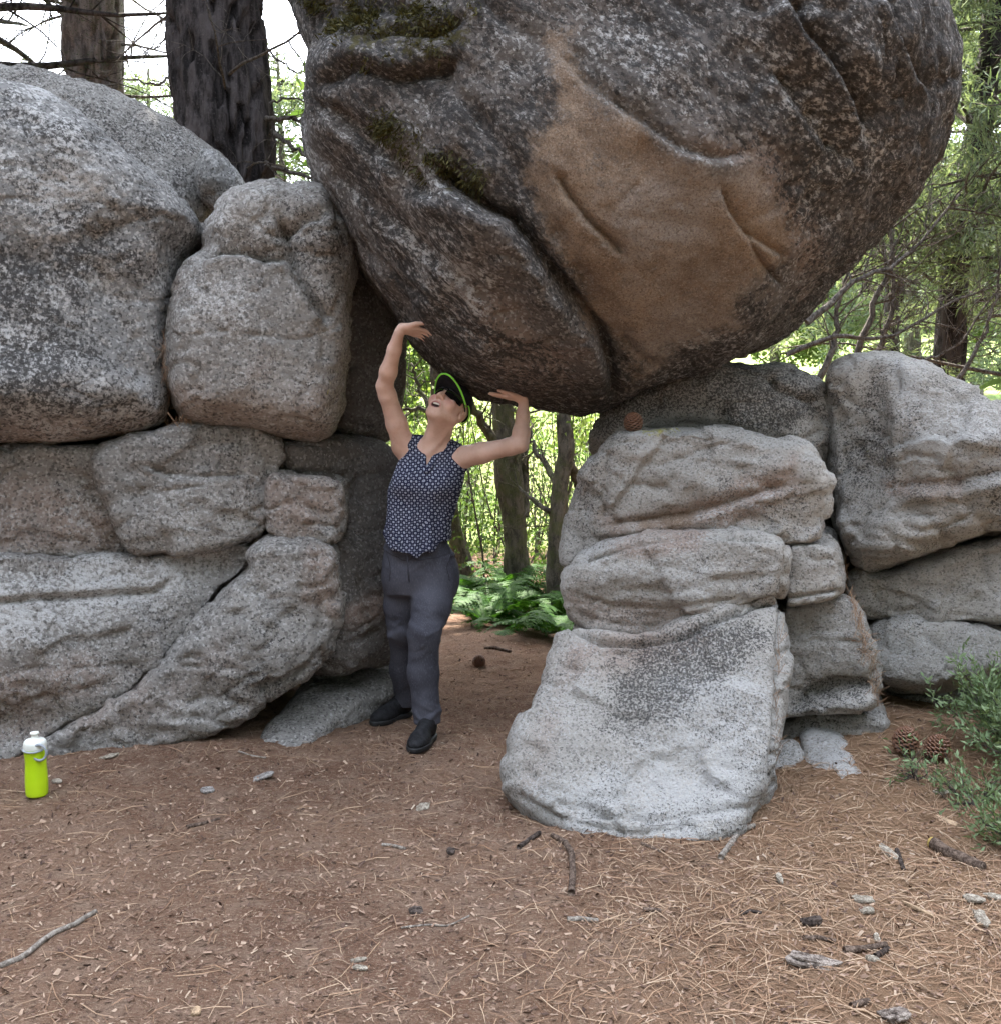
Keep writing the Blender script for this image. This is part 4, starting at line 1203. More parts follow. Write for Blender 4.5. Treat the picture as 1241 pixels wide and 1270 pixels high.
# --- unseen leaf belt added behind and beside the camera to block low sky light
mb = MB(); n = 36000
an = rng.uniform(R_(115), R_(425), 150); dist = rng.uniform(11, 17, 150); ch = rng.uniform(11, 17, 150)
i = rng.integers(0, 150, n); z = rng.uniform(0, 1, n)
rad = (2.6 * (1.05 - z) + 0.4) * np.sqrt(rng.uniform(0.2, 1, n)); a = rng.uniform(0, 2 * pi, n)
cx = dist * np.cos(an); cy = 4 + dist * np.sin(an)
sel = (np.abs(cx) > 11) | (cy < -6)
pos = np.stack([cx[i] + rad * np.cos(a), cy[i] + rad * np.sin(a), z * ch[i] + 0.3], 1)[sel[i]]
m_ = len(pos)
mb.leaves(pos, rng.normal(size=(m_, 3)) + np.array([0, 0, -0.4]), rng.uniform(0.5, 1.0, m_), rng.uniform(0.3, 0.55, m_))
o = mb.build('unseen_wood_screen', M_NEEDLE_D); tag(o, kind='stuff')
# ------------------------------------------------------------------ person
class Field:
    """grid of signed distances built up by smooth unions, each piece worked out only near itself"""
    def __init__(s, lo, hi, h):
        s.lo = np.asarray(lo, float); s.h = h
        s.n = np.ceil((np.asarray(hi) - s.lo) / h).astype(int) + 1
        s.F = np.full(s.n, 0.05, np.float32)
    def sub(s, blo, bhi):
        a = np.clip(np.floor((np.asarray(blo) - s.lo) / s.h).astype(int), 0, s.n - 1)
        b = np.clip(np.ceil((np.asarray(bhi) - s.lo) / s.h).astype(int) + 1, 1, s.n)
        sl = tuple(slice(i, j) for i, j in zip(a, b))
        ax = [s.lo[i] + np.arange(a[i], b[i]) * s.h for i in range(3)]
        X = np.stack(np.meshgrid(*ax, indexing='ij'), -1)
        return sl, X
    def union(s, sl, d, k):
        f = s.F[sl]
        if k > 0:
            h = np.clip(0.5 + 0.5 * (f - d) / k, 0, 1)
            s.F[sl] = f * (1 - h) + d * h - k * h * (1 - h)
        else: s.F[sl] = np.minimum(f, d)
    def cut(s, sl, d, k=0.0):
        f = s.F[sl]; d = -d
        if k > 0:
            h = np.clip(0.5 - 0.5 * (f - d) / k, 0, 1)
            s.F[sl] = f * (1 - h) + d * h + k * h * (1 - h)
        else: s.F[sl] = np.maximum(f, d)
    def cone(s, a, b, ra, rb, k=0.015, cut=False):
        a = np.asarray(a, float); b = np.asarray(b, float)
        m = max(ra, rb) + 0.05
        sl, X = s.sub(np.minimum(a, b) - m, np.maximum(a, b) + m)
        e = b - a; t = np.clip(((X - a) @ e) / (e @ e + 1e-12), 0, 1)
        d = np.linalg.norm(X - a - t[..., None] * e, axis=-1) - (ra + (rb - ra) * t)
        (s.cut if cut else s.union)(sl, d, k)
    def chain(s, pts, rad, k=0.015):
        for i in range(len(pts) - 1): s.cone(pts[i], pts[i + 1], rad[i], rad[i + 1], k)
    def ell(s, c, r, fr=None, k=0.015, cut=False):
        """ellipsoid; fr = rows of local axes"""
        c = np.asarray(c, float); r = np.asarray(r, float)
        m = r.max() + 0.05
        sl, X = s.sub(c - m, c + m)
        q = X - c
        if fr is not None: q = q @ np.asarray(fr).T
        g = np.linalg.norm(q / r, axis=-1)
        g2 = np.linalg.norm(q / (r * r), axis=-1) + 1e-9
        d = g * (g - 1) / g2
        (s.cut if cut else s.union)(sl, d, k)
    def slices(s, rows, k=0.015, p=2.3, cap=None):
        """stack of ellipses: rows of (z, cx, cy, half width, half depth)"""
        rows = np.array(sorted(rows))
        m = 0.06
        sl, X = s.sub((rows[:, 1] - rows[:, 3]).min() * np.array([1, 0, 0]) + np.array([-m, (rows[:, 2] - rows[:, 4]).min() - m, rows[0, 0] - m]),
                      np.array([(rows[:, 1] + rows[:, 3]).max() + m, (rows[:, 2] + rows[:, 4]).max() + m, rows[-1, 0] + m]))
        z = np.clip(X[..., 2], rows[0, 0], rows[-1, 0])
        zz = X[0, 0, :, 2]; zc = np.clip(zz, rows[0, 0], rows[-1, 0])
        def it(c):                                     # smooth interpolation
            t = np.interp(zc, rows[:, 0], rows[:, c])
            kk = np.ones(9) / 9
            return np.convolve(np.pad(t, 4, mode='edge'), kk, 'valid')
        cx, cy, a, b = it(1), it(2), it(3), it(4)
        g = ((np.abs(X[..., 0] - cx) / a) ** p + (np.abs(X[..., 1] - cy) / b) ** p) ** (1 / p)
        d = (g - 1) * np.minimum(a, b)
        dz = np.abs(X[..., 2] - z)
        d = np.where(dz > 0, np.sqrt(np.maximum(d, 0) ** 2 + dz ** 2), d)
        s.union(sl, d, k)
    def mesh(s): return surface_nets(s.F, s.lo, s.h)

M1 = FPX
def W(px, py, Y): return P(px, py, Y)
PBASE = np.array([*(W(520, 905, 4.80)[:2]), 0.0]); PBASE[2] = float(gz(PBASE[0], PBASE[1]))

# head axes: r towards her left, f the way the face looks, u the crown
hu = np.array([0.50, 0.50, 0.71]); hu /= np.linalg.norm(hu)
hf = np.array([-0.22, -0.76, 0.62]); hf -= hu * (hf @ hu); hf /= np.linalg.norm(hf)
hr = np.cross(hu, hf)
HF = np.stack([hr, hf, hu])
HC = W(556, 507, 4.74)
def Hd(r, f, u): return HC + r * hr + f * hf + u * hu

skin, nt, b = new_mat('skin')
g = N(nt)
c = g.mix(g.ramp(g.noise(14, 4), 0.35, 0.65), (0.56, 0.36, 0.285), (0.64, 0.43, 0.35))
c = g.mix(g.ramp(g.noise(38, 5, 0.7), 0.52, 0.68, 0, 0.35), c, (0.50, 0.27, 0.21))
c = g.mix(g.ramp(g.noise(5, 3), 0.5, 0.7, 0, 0.35), c, (0.66, 0.45, 0.38))
c = g.mix(g.math('MULTIPLY', g.attr('flush'), 0.7), c, (0.52, 0.21, 0.17))
c = g.mix(g.attr('lip'), c, (0.42, 0.13, 0.12))
c = g.mix(g.attr('mouth'), c, (0.05, 0.012, 0.012))
nt.links.new(c, b.inputs['Base Color'])
b.inputs['Roughness'].default_value = 0.55
b.inputs['Subsurface Weight'].default_value = 0.12
b.inputs['Subsurface Radius'].default_value = (0.012, 0.005, 0.003)
nt.links.new(g.bump(g.noise(220, 3), 0.15, 0.003), b.inputs['Normal'])

# joints
shR, elR, wrR = W(501, 553, 4.79), W(477, 479, 4.67), W(495, 413, 4.545)
shL, elL, wrL = W(570, 568, 4.77), W(645, 551, 4.66), W(649, 500, 4.70)
neck0, neck1 = W(541, 556, 4.80), Hd(0, -0.035, -0.055)

bf = Field(PBASE + np.array([-0.36, -0.40, 0.02]), PBASE + np.array([0.62, 0.55, 1.95]), 0.0046)
def rows_px(data, Y0, depth):
    out = []
    for (py, l, r, dY, dep) in data:
        a, c_ = W(l, py, Y0 + dY), W(r, py, Y0 + dY)
        out.append(((a[2] + c_[2]) / 2, (a[0] + c_[0]) / 2, Y0 + dY, (c_[0] - a[0]) / 2, dep))
    return out
torso_rows = rows_px([(556, 512, 568, 0.02, 0.062), (566, 498, 574, 0.01, 0.080), (582, 492, 571, -0.005, 0.098), (602, 486, 566, -0.01, 0.112), (625, 486, 559, 0, 0.100), (650, 484, 555, 0.01, 0.098), (680, 484, 549, 0.02, 0.095), (705, 482, 560, 0.02, 0.105), (730, 486, 560, 0.02, 0.10)], 4.79, 0)
bf.slices(torso_rows, 0.0)
# legs inside the trousers
hipL, knL, anL = W(540, 722, 4.80), W(526, 786, 4.665), W(531, 892, 4.67)
hipR, knR, anR = W(502, 722, 4.83), W(500, 782, 4.86), W(506, 868, 5.02)
bf.chain([hipL, knL, anL + np.array([0, 0, 0.0])], [0.075, 0.050, 0.036], 0.03)
bf.chain([hipR, knR, anR], [0.075, 0.050, 0.036], 0.03)
# neck, collar bones and shoulders
bf.cone(neck0, neck1, 0.052, 0.050, 0.03)
bf.cone(W(528, 566, 4.775), Hd(0.0, 0.012, -0.075), 0.035, 0.040, 0.035)
bf.cone(neck0 + np.array([0, -.02, -.02]), shR, 0.05, 0.052, 0.035)
bf.cone(neck0 + np.array([0, -.02, -.02]), shL, 0.05, 0.050, 0.035)
# the two cords of the neck
bf.cone(W(527, 562, 4.73), Hd(-0.045, -0.02, -0.055), 0.010, 0.013, 0.02)
bf.cone(W(533, 562, 4.72), Hd(0.052, -0.015, -0.045), 0.010, 0.014, 0.02)
def arm(sh, el, wr, hand_d):
    u1 = sh * 0.62 + el * 0.38
    bf.chain([sh, u1, sh * 0.15 + el * 0.85, el], [0.053, 0.046, 0.038, 0.036], 0.02)
    bf.chain([el, el * 0.72 + wr * 0.28, el * 0.3 + wr * 0.7, wr], [0.034, 0.0375, 0.029, 0.0225], 0.018)
arm(shR, elR, wrR, None)
arm(shL, elL, wrL, None)

def hand(wr, d, n, s, thumb_s, curl=0.0, bend=0.0, L=1.0):
    """d: towards the fingertips, n: out of the palm, s: across towards the little finger"""
    d = d / np.linalg.norm(d); n = n - d * (n @ d); n /= np.linalg.norm(n)
    s = np.cross(d, n) * (1 if np.cross(d, n) @ s > 0 else -1)
    kn = wr + d * 0.082 * L
    for i, off in enumerate((-0.030, -0.010, 0.011, 0.030)):
        bf.cone(wr + s * off * 0.55 + d * 0.012, kn + s * off - d * 0.006 * abs(i - 1.2), 0.0135, 0.0115, 0.012)
    bf.cone(wr, wr + d * 0.02, 0.021, 0.018, 0.015)
    for off, ln_, r in ((-0.030, 0.066, 0.0083), (-0.0100, 0.075, 0.0085), (0.011, 0.070, 0.0082), (0.031, 0.054, 0.0072)):
        p = kn + s * off * 1.05 - d * 0.004
        dd = d + s * off * 4.0
        for frac, ang in ((0.45, curl), (0.30, curl * 1.3), (0.25, curl * 1.0)):
            nd = dd / np.linalg.norm(dd)
            nd = nd * cos(ang) + n * sin(ang)
            q = p + nd * ln_ * frac * L
            bf.cone(p, q, r, r * 0.93, 0.004)
            p = q; dd = nd; r *= 0.93
    p = wr - s * 0.022 + d * 0.022
    q = p - s * 0.030 + d * 0.030 + n * 0.006
    bf.cone(p, q, 0.0150, 0.0110, 0.012)
    q2 = q - s * 0.012 + d * 0.026 + n * 0.004
    bf.cone(q, q2, 0.0100, 0.0090, 0.005)
    bf.cone(q2, q2 - s * 0.002 + d * 0.022 + n * 0.004, 0.0090, 0.0070, 0.004)

hand(wrR + np.array([0.012, 0, 0.022]), np.array([0.93, 0.16, -0.22]), np.array([0.25, 0.45, 0.85]), np.array([0.1, 1, 0.1]), 1, curl=-0.16, L=0.92)
hand(wrL + np.array([-0.004, 0, 0.022]), np.array([-0.90, 0.20, 0.10]), np.array([0.0, 0.15, 1.0]), np.array([0.1, 1, 0]), 1, curl=0.02, L=0.98)

# head
bf.ell(Hd(0, -0.012, 0.036), (0.074, 0.094, 0.086), HF, 0.02)
bf.ell(Hd(0, 0.034, -0.030), (0.060, 0.062, 0.076), HF, 0.03)
bf.ell(Hd(0, 0.066, -0.088), (0.024, 0.022, 0.018), HF, 0.025)
for s_ in (-1, 1):
    bf.cone(Hd(s_ * 0.058, 0.0, -0.045), Hd(s_ * 0.022, 0.066, -0.088), 0.016, 0.014, 0.03)
    bf.ell(Hd(s_ * 0.042, 0.066, -0.022), (0.026, 0.022, 0.026), HF, 0.02)
    bf.ell(Hd(s_ * 0.077, -0.006, -0.006), (0.009, 0.020, 0.032), HF, 0.004)
    bf.ell(Hd(s_ * 0.080, 0.001, -0.002), (0.006, 0.008, 0.016), HF, 0.004, cut=True)
    bf.ell(Hd(s_ * 0.013, 0.103, -0.026), (0.009, 0.011, 0.008), HF, 0.006)
    bf.ell(Hd(s_ * 0.034, 0.094, 0.012), (0.020, 0.010, 0.012), HF, 0.012, cut=True)
bf.cone(Hd(0, 0.092, 0.020), Hd(0, 0.115, -0.020), 0.009, 0.0125, 0.010)
for s_ in (-1, 1): bf.ell(Hd(s_ * 0.0065, 0.113, -0.033), (0.0045, 0.006, 0.005), HF, 0.003, cut=True)
bf.ell(Hd(0, 0.090, -0.062), (0.030, 0.016, 0.023), HF, 0.012)
bf.ell(Hd(0, 0.102, -0.064), (0.022, 0.022, 0.0125), HF, 0.004, cut=True)

v, f = bf.mesh()
# keep the largest piece only, light smoothing
def smooth_v(v, f, n=2, lam=0.5):
    e = np.concatenate([f[:, [i, (i + 1) % 4]] for i in range(4)])
    for _ in range(n):
        acc = np.zeros_like(v); cnt = np.bincount(e[:, 0], minlength=len(v)) + np.bincount(e[:, 1], minlength=len(v))
        for ax in range(3):
            acc[:, ax] = np.bincount(e[:, 0], v[e[:, 1], ax], len(v)) + np.bincount(e[:, 1], v[e[:, 0], ax], len(v))
        v = v * (1 - lam) + lam * acc / np.maximum(cnt, 1)[:, None]
    return v
v = smooth_v(v, f, 2, 0.4)
q = (v - HC) @ HF.T
me = mesh_np('person', v - PBASE, f)
lipd = np.sqrt((q[:, 0] / 0.027) ** 2 + ((q[:, 2] + 0.063) / 0.019) ** 2)
fr_ = (q[:, 1] > 0.07) & (np.abs(q[:, 2] + 0.06) < 0.04)
ind = np.sqrt((q[:, 0] / 0.022) ** 2 + ((q[:, 2] + 0.064) / 0.0128) ** 2)
attr(me, 'mouth', np.where(fr_, sstep(1.02, 0.9, ind), 0))
attr(me, 'lip', np.where(fr_, sstep(1.05, 0.92, lipd) * 0.7, 0))
attr(me, 'flush', np.exp(-((np.abs(q[:, 0]) - 0.04) ** 2 + (q[:, 1] - 0.08) ** 2 + (q[:, 2] + 0.02) ** 2) / 0.025 ** 2))
person = link('person', me, skin, loc=PBASE)
tag(person, 'laughing person in a sleeveless patterned blouse, arms raised, palms against the huge boulder', 'person')

def smooth_line(c, n=3):
    c = c.copy()
    for _ in range(n): c[1:-1] = 0.25 * c[:-2] + 0.5 * c[1:-1] + 0.25 * c[2:]
    return c

def cloth_mesh(name, field, mat, wr=None, parent=None, sm=2, post=None):
    v, f = field.mesh()
    v = smooth_v(v, f, sm, 0.4)
    if wr is not None:
        n = vnormals(v, f)
        v = v + n * wr(v)[:, None]
        v = smooth_v(v, f, 1, 0.3)
    me = mesh_np(name, v - PBASE, f)
    o = link(name, me, mat, parent or person)
    return o, v

# blouse
m_bl, nt, b = new_mat('navy_print_cotton')
g = N(nt)
mp = g.mapping((1, 0.35, 1), (0, R_(45), 0))
nz = nt.nodes.new('ShaderNodeVectorMath'); nz.operation = 'ADD'
dn = nt.nodes.new('ShaderNodeTexNoise'); dn.inputs['Scale'].default_value = 9; nt.links.new(g.co, dn.inputs['Vector'])
sc1 = nt.nodes.new('ShaderNodeVectorMath'); sc1.operation = 'SCALE'; sc1.inputs['Scale'].default_value = 0.04
nt.links.new(dn.outputs['Color'], sc1.inputs[0]); nt.links.new(mp, nz.inputs[0]); nt.links.new(sc1.outputs[0], nz.inputs[1])
vor = nt.nodes.new('ShaderNodeTexVoronoi'); vor.voronoi_dimensions = '3D'; vor.inputs['Randomness'].default_value = 0.0; vor.inputs['Scale'].default_value = 57
flat = nt.nodes.new('ShaderNodeVectorMath'); flat.operation = 'MULTIPLY'; flat.inputs[1].default_value = (1, 0, 1)
nt.links.new(nz.outputs[0], flat.inputs[0]); nt.links.new(flat.outputs[0], vor.inputs['Vector'])
dd_ = vor.outputs['Distance']
ring = g.math('MULTIPLY', g.ramp(dd_, 0.26, 0.32), g.ramp(dd_, 0.46, 0.40))
dot = g.ramp(dd_, 0.15, 0.09)
corner = g.ramp(dd_, 0.60, 0.66)
pat = g.math('MAXIMUM', g.ramp(dd_, 0.33, 0.24), g.math('MULTIPLY', g.ramp(dd_, 0.58, 0.66), 0.8))
pat = g.math('MULTIPLY', pat, g.ramp(dd_, 0.05, 0.12, 0.25, 1.0))
pat = g.math('MULTIPLY', pat, g.ramp(g.noise(60, 3), 0.3, 0.6, 0.5, 1.0))
c = g.mix(pat, (0.014, 0.016, 0.042), (0.36, 0.38, 0.46))
nt.links.new(c, b.inputs['Base Color']); b.inputs['Roughness'].default_value = 0.85
b.inputs['Specular IOR Level'].default_value = 0.15
nt.links.new(g.bump(g.noise(300, 2), 0.2, 0.002), b.inputs['Normal'])

cf = Field(PBASE + np.array([-0.30, -0.36, 0.70]), PBASE + np.array([0.32, 0.30, 1.46]), 0.0046)
bl_rows = rows_px([(549, 516, 563, 0.02, 0.062), (558, 503, 572, 0.01, 0.078), (570, 495, 577, 0.005, 0.096), (585, 488, 577, -0.005, 0.116), (604, 482, 574, -0.012, 0.130), (626, 480, 567, -0.005, 0.120), (650, 477, 560, 0.0, 0.122), (672, 474, 557, 0.005, 0.132), (692, 471, 556, 0.008, 0.142)], 4.79, 0)
cf.slices(bl_rows, 0.0)
cf.cone(W(524, 555, 4.79), W(507, 553, 4.79), 0.056, 0.056, 0.02)
cf.cone(W(552, 558, 4.785), W(571, 568, 4.775), 0.056, 0.059, 0.02)
for px_, py_ in ((507, 598), (546, 600)): cf.ell(W(px_, py_, 4.70), (0.062, 0.050, 0.060), None, 0.04)
# armholes: cut past the shoulder point across each arm
def halfspace_cut(F, pt, nrm, lo, hi, k=0.004):
    sl, X = F.sub(lo, hi)
    F.cut(sl, -((X - pt) @ nrm), k)
nR = (elR - shR) / np.linalg.norm(elR - shR); nL = (elL - shL) / np.linalg.norm(elL - shL)
halfspace_cut(cf, shR + np.array([-0.020, 0, 0.022]), np.array([-0.72, 0, 0.69]), PBASE + np.array([-0.30, -0.36, 1.16]), PBASE + np.array([0.02, 0.30, 1.5]))
halfspace_cut(cf, shL + np.array([0.026, 0, 0.0]), np.array([0.97, 0, 0.22]), PBASE + np.array([0.06, -0.36, 1.13]), PBASE + np.array([0.32, 0.30, 1.5]))
# V neck: a wedge open to the front and the neck hole
sl, X = cf.sub(PBASE + np.array([-0.30, -0.36, 1.16]), PBASE + np.array([0.32, 0.30, 1.5]))
vb = W(527, 581, 4.70); vt0 = W(530, 548, 4.72); vt1 = W(548, 548, 4.72)
n0 = np.array([-(vt0 - vb)[2], 0, (vt0 - vb)[0]]); n0 /= np.linalg.norm(n0); n1 = np.array([(vt1 - vb)[2], 0, -(vt1 - vb)[0]]); n1 /= np.linalg.norm(n1)
dv = np.maximum(np.maximum((X - vb) @ n0, (X - vb) @ n1), X[..., 1] - 4.80)
cf.cut(sl, dv, 0.004)
cf.cone(neck0 + np.array([0, 0.0, 0.0]), neck1, 0.044, 0.044, 0.004, cut=True)
# hem: cut along a slanted wavy line
sl, X = cf.sub(PBASE + np.array([-0.30, -0.36, 0.70]), PBASE + np.array([0.32, 0.30, 0.98]))
hz = np.interp(X[..., 0], [W(471, 660, 4.7)[0], W(485, 680, 4.7)[0], W(520, 689, 4.7)[0], W(540, 680, 4.7)[0], W(558, 668, 4.7)[0]],
               [W(471, 664, 4.7)[2], W(485, 680, 4.7)[2], W(520, 689, 4.7)[2], W(540, 680, 4.7)[2], W(558, 668, 4.7)[2]]) + 0.006 * np.sin(X[..., 0] * 90)
cf.cut(sl, X[..., 2] - hz, 0.003)
def bl_wr(v):
    q = v * np.array([1, 1, 0.22])
    low = sstep(PBASE[2] + 1.16, PBASE[2] + 0.92, v[:, 2])
    w_ = 0.011 * low * fbm(q + 3.1, 16.0, 2, 901) + 0.005 * fbm(v * np.array([1, 1, .55]), 18.0, 3, 903)
    return w_ + 0.008 * low * np.sin(v[:, 0] * 75 + 4 * fbm(v, 4.0, 2, 905))
blouse, bv = cloth_mesh('blouse', cf, m_bl, bl_wr)
def on_cloth(vv, px, py, lift=0.001):
    """the nearest front point of a cloth mesh seen at a picture point"""
    x_, y_, d_ = proj(vv)
    w_ = np.hypot(x_ - px, y_ - py)
    near_ = np.where(w_ < 2.5)[0]
    if len(near_) == 0: near_ = np.array([w_.argmin()])
    p_ = vv[near_[d_[near_].argmin()]]
    return p_ - (p_ - CAM) / np.linalg.norm(p_ - CAM) * lift
# gathered collar: one band from the V round the back of the neck and down again
cl = [on_cloth(bv, *q_, 0.002) for q_ in [(527, 584), (526, 572), (526, 562)]]
ring_ = [neck0 + np.array([0.060 * cos(R_(t_)) , 0.062 * sin(R_(t_)) - 0.004, 0.016 + 0.012 * sin(R_(t_))]) for t_ in np.linspace(212, -32, 15)]
cr_ = [on_cloth(bv, *q_, 0.002) for q_ in [(545, 563), (536, 574), (528, 585)]]
cc = smooth_line(np.array(cl + ring_ + cr_), 2)
tt_ = np.linspace(0, 1, 46); cc = np.stack([np.interp(tt_, np.linspace(0, 1, len(cc)), cc[:, i]) for i in range(3)], 1)
mbc = MB(); mbc.tube(smooth_line(cc, 3), 0.0095 + 0.0016 * np.sin(np.arange(46) * 1.9), 8)
mbc.build('collar', m_bl, blouse, PBASE)

# trousers
m_tr, nt, b = new_mat('slate_grey_twill')
g = N(nt)
c = g.mix(g.ramp(g.noise(5, 4), 0.35, 0.65), (0.046, 0.046, 0.059), (0.074, 0.074, 0.092))
c = g.mix(g.ramp(g.noise(260, 2, vec=g.mapping((1, 1, 0.3))), 0.5, 0.7, 0, 0.35), c, (0.14, 0.14, 0.165))
nt.links.new(c, b.inputs['Base Color']); b.inputs['Roughness'].default_value = 0.88; b.inputs['Specular IOR Level'].default_value = 0.15
nt.links.new(g.bump(g.noise(35, 4, vec=g.mapping((1, 1, 0.6))), 0.15, 0.006), b.inputs['Normal'])
tf = Field(PBASE + np.array([-0.32, -0.40, 0.03]), PBASE + np.array([0.32, 0.50, 1.02]), 0.0062)
tr_rows = rows_px([(668, 483, 551, 0.02, 0.092), (684, 477, 560, 0.02, 0.112), (705, 474, 569, 0.022, 0.122), (722, 475, 569, 0.022, 0.120), (735, 482, 563, 0.02, 0.105)], 4.79, 0)
tf.slices(tr_rows, 0.0)
tf.chain([hipL, W(535, 752, 4.73), knL, W(525, 835, 4.68), W(531, 900, 4.675)], [0.097, 0.083, 0.070, 0.066, 0.061], 0.035)
tf.chain([hipR, W(500, 752, 4.85), knR, W(501, 830, 4.94), W(506, 877, 5.015)], [0.094, 0.082, 0.066, 0.060, 0.055], 0.035)
for wp, r_ in ((W(531, 900, 4.675), 0.07), (W(506, 877, 5.015), 0.06)):
    sl, X = tf.sub(wp - 0.12, wp + np.array([0.12, 0.12, 0.01]))
    tf.cut(sl, X[..., 2] - (wp[2] + 0.012), 0.004)
def tr_wr(v):
    ca, sa = cos(R_(28)), sin(R_(28))
    q = np.stack([v[:, 0] * ca - v[:, 2] * sa, v[:, 1], v[:, 0] * sa + v[:, 2] * ca], 1)
    fold = fbm(q * np.array([0.5, 0.6, 1.9]), 13.0, 3, 911)
    q2 = np.stack([v[:, 0] * ca + v[:, 2] * sa, v[:, 1], -v[:, 0] * sa + v[:, 2] * ca], 1)
    fold2 = fbm(q2 * np.array([0.5, 0.6, 1.9]), 15.0, 3, 915)
    kz = np.exp(-((v[:, 2] - 0.48) / 0.12) ** 2) * 0.8 + np.exp(-((v[:, 2] - 0.84) / 0.08) ** 2) + np.exp(-((v[:, 2] - 0.12) / 0.07) ** 2)
    sharp = np.maximum(fold, 0) + np.maximum(fold2, 0)
    return 0.015 * kz * sharp + 0.004 * fbm(v * np.array([1, 1, 0.25]), 14, 2, 913)
trousers, tv = cloth_mesh('trousers', tf, m_tr, tr_wr)
mbf = MB()                                                   # fly seam and waistband
for pts, r_ in (([(505, 690, 4.668), (506, 705, 4.655), (508, 722, 4.672)], 0.004),):
    mbf.tube(np.array([W(*q_) for q_ in pts]), r_, 5)
mbf.build('fly', m_tr, trousers, PBASE)
m_seam = simple_mat('dark_seam_thread', (0.03, 0.03, 0.038), 0.9)
for line in ([(479, 690), (483, 704), (481, 722)], [(561, 690), (556, 704), (560, 722)], [(478, 686), (500, 693), (520, 695), (545, 690), (560, 684)]):
    c_ = np.array(line, float); tt_ = np.linspace(0, 1, 14)
    pp = np.stack([np.interp(tt_, np.linspace(0, 1, len(c_)), c_[:, i]) for i in range(2)], 1)
    ms = MB(); ms.tube(np.array([on_cloth(tv, *q_) for q_ in pp]), 0.0017, 4); ms.build('seam', m_seam, trousers, PBASE)

# shoes
m_sh = simple_mat('black_suede', (0.012, 0.012, 0.014), 0.75, 0.5, 60, 0.3, 0.3, 200)
m_so = simple_mat('black_rubber', (0.018, 0.018, 0.019), 0.6, 0.3, 60, 0.35)
m_lace = simple_mat('grey_lace', (0.09, 0.09, 0.095), 0.8)
def shoe(heel, toe, h):
    lo = np.minimum(heel, toe) - 0.09; hi = np.maximum(heel, toe) + np.array([0.09, 0.09, 0.16])
    z0 = h
    ff = Field(np.array([lo[0], lo[1], z0 - 0.02]), np.array([hi[0], hi[1], z0 + 0.17]), 0.0045)
    d = toe - heel; d[2] = 0; L = np.linalg.norm(d); d /= L
    s = np.array([-d[1], d[0], 0])
    fr = np.stack([d, s, np.array([0, 0, 1.0])])
    up = np.array([0, 0, 1.0])
    base = np.array([heel[0], heel[1], z0])
    ff.ell(base + d * 0.045 + up * 0.045, (0.052, 0.036, 0.05), fr, 0.0)
    ff.ell(base + d * (L * 0.72) + up * 0.028, (0.085, 0.048, 0.040), fr, 0.03)
    ff.cone(base + d * 0.05 + up * 0.085, base + d * 0.16 + up * 0.045, 0.038, 0.030, 0.03)
    sl, X = ff.sub(ff.lo, ff.lo + ff.n * ff.h); ff.cut(sl, X[..., 2] - (z0 + 0.018), 0.003)
    o, _ = cloth_mesh('shoe', ff, m_sh)
    sf = Field(ff.lo, ff.lo + ff.n * ff.h, 0.0045)
    sf.ell(base + d * 0.045 + up * 0.012, (0.056, 0.040, 0.05), fr, 0.0)
    sf.ell(base + d * (L * 0.70) + up * 0.012, (0.094, 0.052, 0.05), fr, 0.05)
    sl, X = sf.sub(sf.lo, sf.lo + sf.n * sf.h); sf.cut(sl, -(X[..., 2] - (z0 + 0.022)), 0.003); sf.cut(sl, X[..., 2] - (z0 - 0.004), 0.002)
    cloth_mesh('sole', sf, m_so, None, o)
    mbl = MB()
    for i in range(4):
        c0 = base + d * (0.10 + 0.022 * i) + up * (0.098 - 0.012 * i)
        mbl.tube(np.array([c0 - s * 0.024 - up * 0.014, c0, c0 + s * 0.024 - up * 0.014]), 0.0028, 5)
    mbl.build('lace', m_lace, o, PBASE)
hL = W(535, 905, 4.70); tL = hL + np.array([-0.06, -0.235, 0]); shoe(hL, tL, float(gz(hL[0], 4.60)) + 0.006)
hR = W(508, 880, 5.05); tR = hR + np.array([-0.15, -0.19, 0]); shoe(hR, tR, float(gz(hR[0], 4.95)) + 0.006)

# hair, cap, sunglasses
m_hair = simple_mat('grey_brown_hair', (0.075, 0.058, 0.048), 0.6, 0.5, 180, 0.3, 0.5, 250, col2=(0.19, 0.165, 0.15))
hh = Field(HC - 0.20, HC + 0.20, 0.004)
hh.ell(Hd(0, -0.020, 0.015), (0.0785, 0.094, 0.088), HF, 0.0)
hh.ell(Hd(0, -0.055, -0.05), (0.066, 0.05, 0.06), HF, 0.02)
for s_ in (-1, 1): hh.cone(Hd(s_ * 0.074, 0.022, 0.035), Hd(s_ * 0.070, -0.02, -0.03), 0.008, 0.010, 0.01)
hh.cone(Hd(-0.05, -0.05, -0.06), Hd(-0.055, -0.035, -0.115), 0.022, 0.010, 0.02)
sl, X = hh.sub(HC - 0.20, HC + 0.20)
ql = (X - HC) @ HF.T
hh.cut(sl, -np.maximum(-(ql[..., 1] - 0.034), -0.2) , 0.006)     # nothing before the temples
hh.ell(Hd(0, 0.07, -0.02), (0.080, 0.062, 0.085), HF, 0.006, cut=True)
hair, _ = cloth_mesh('hair', hh, m_hair, lambda v: 0.003 * fbm(((v - HC) @ HF.T) * np.array([1, .3, .3]), 60, 2, 921))

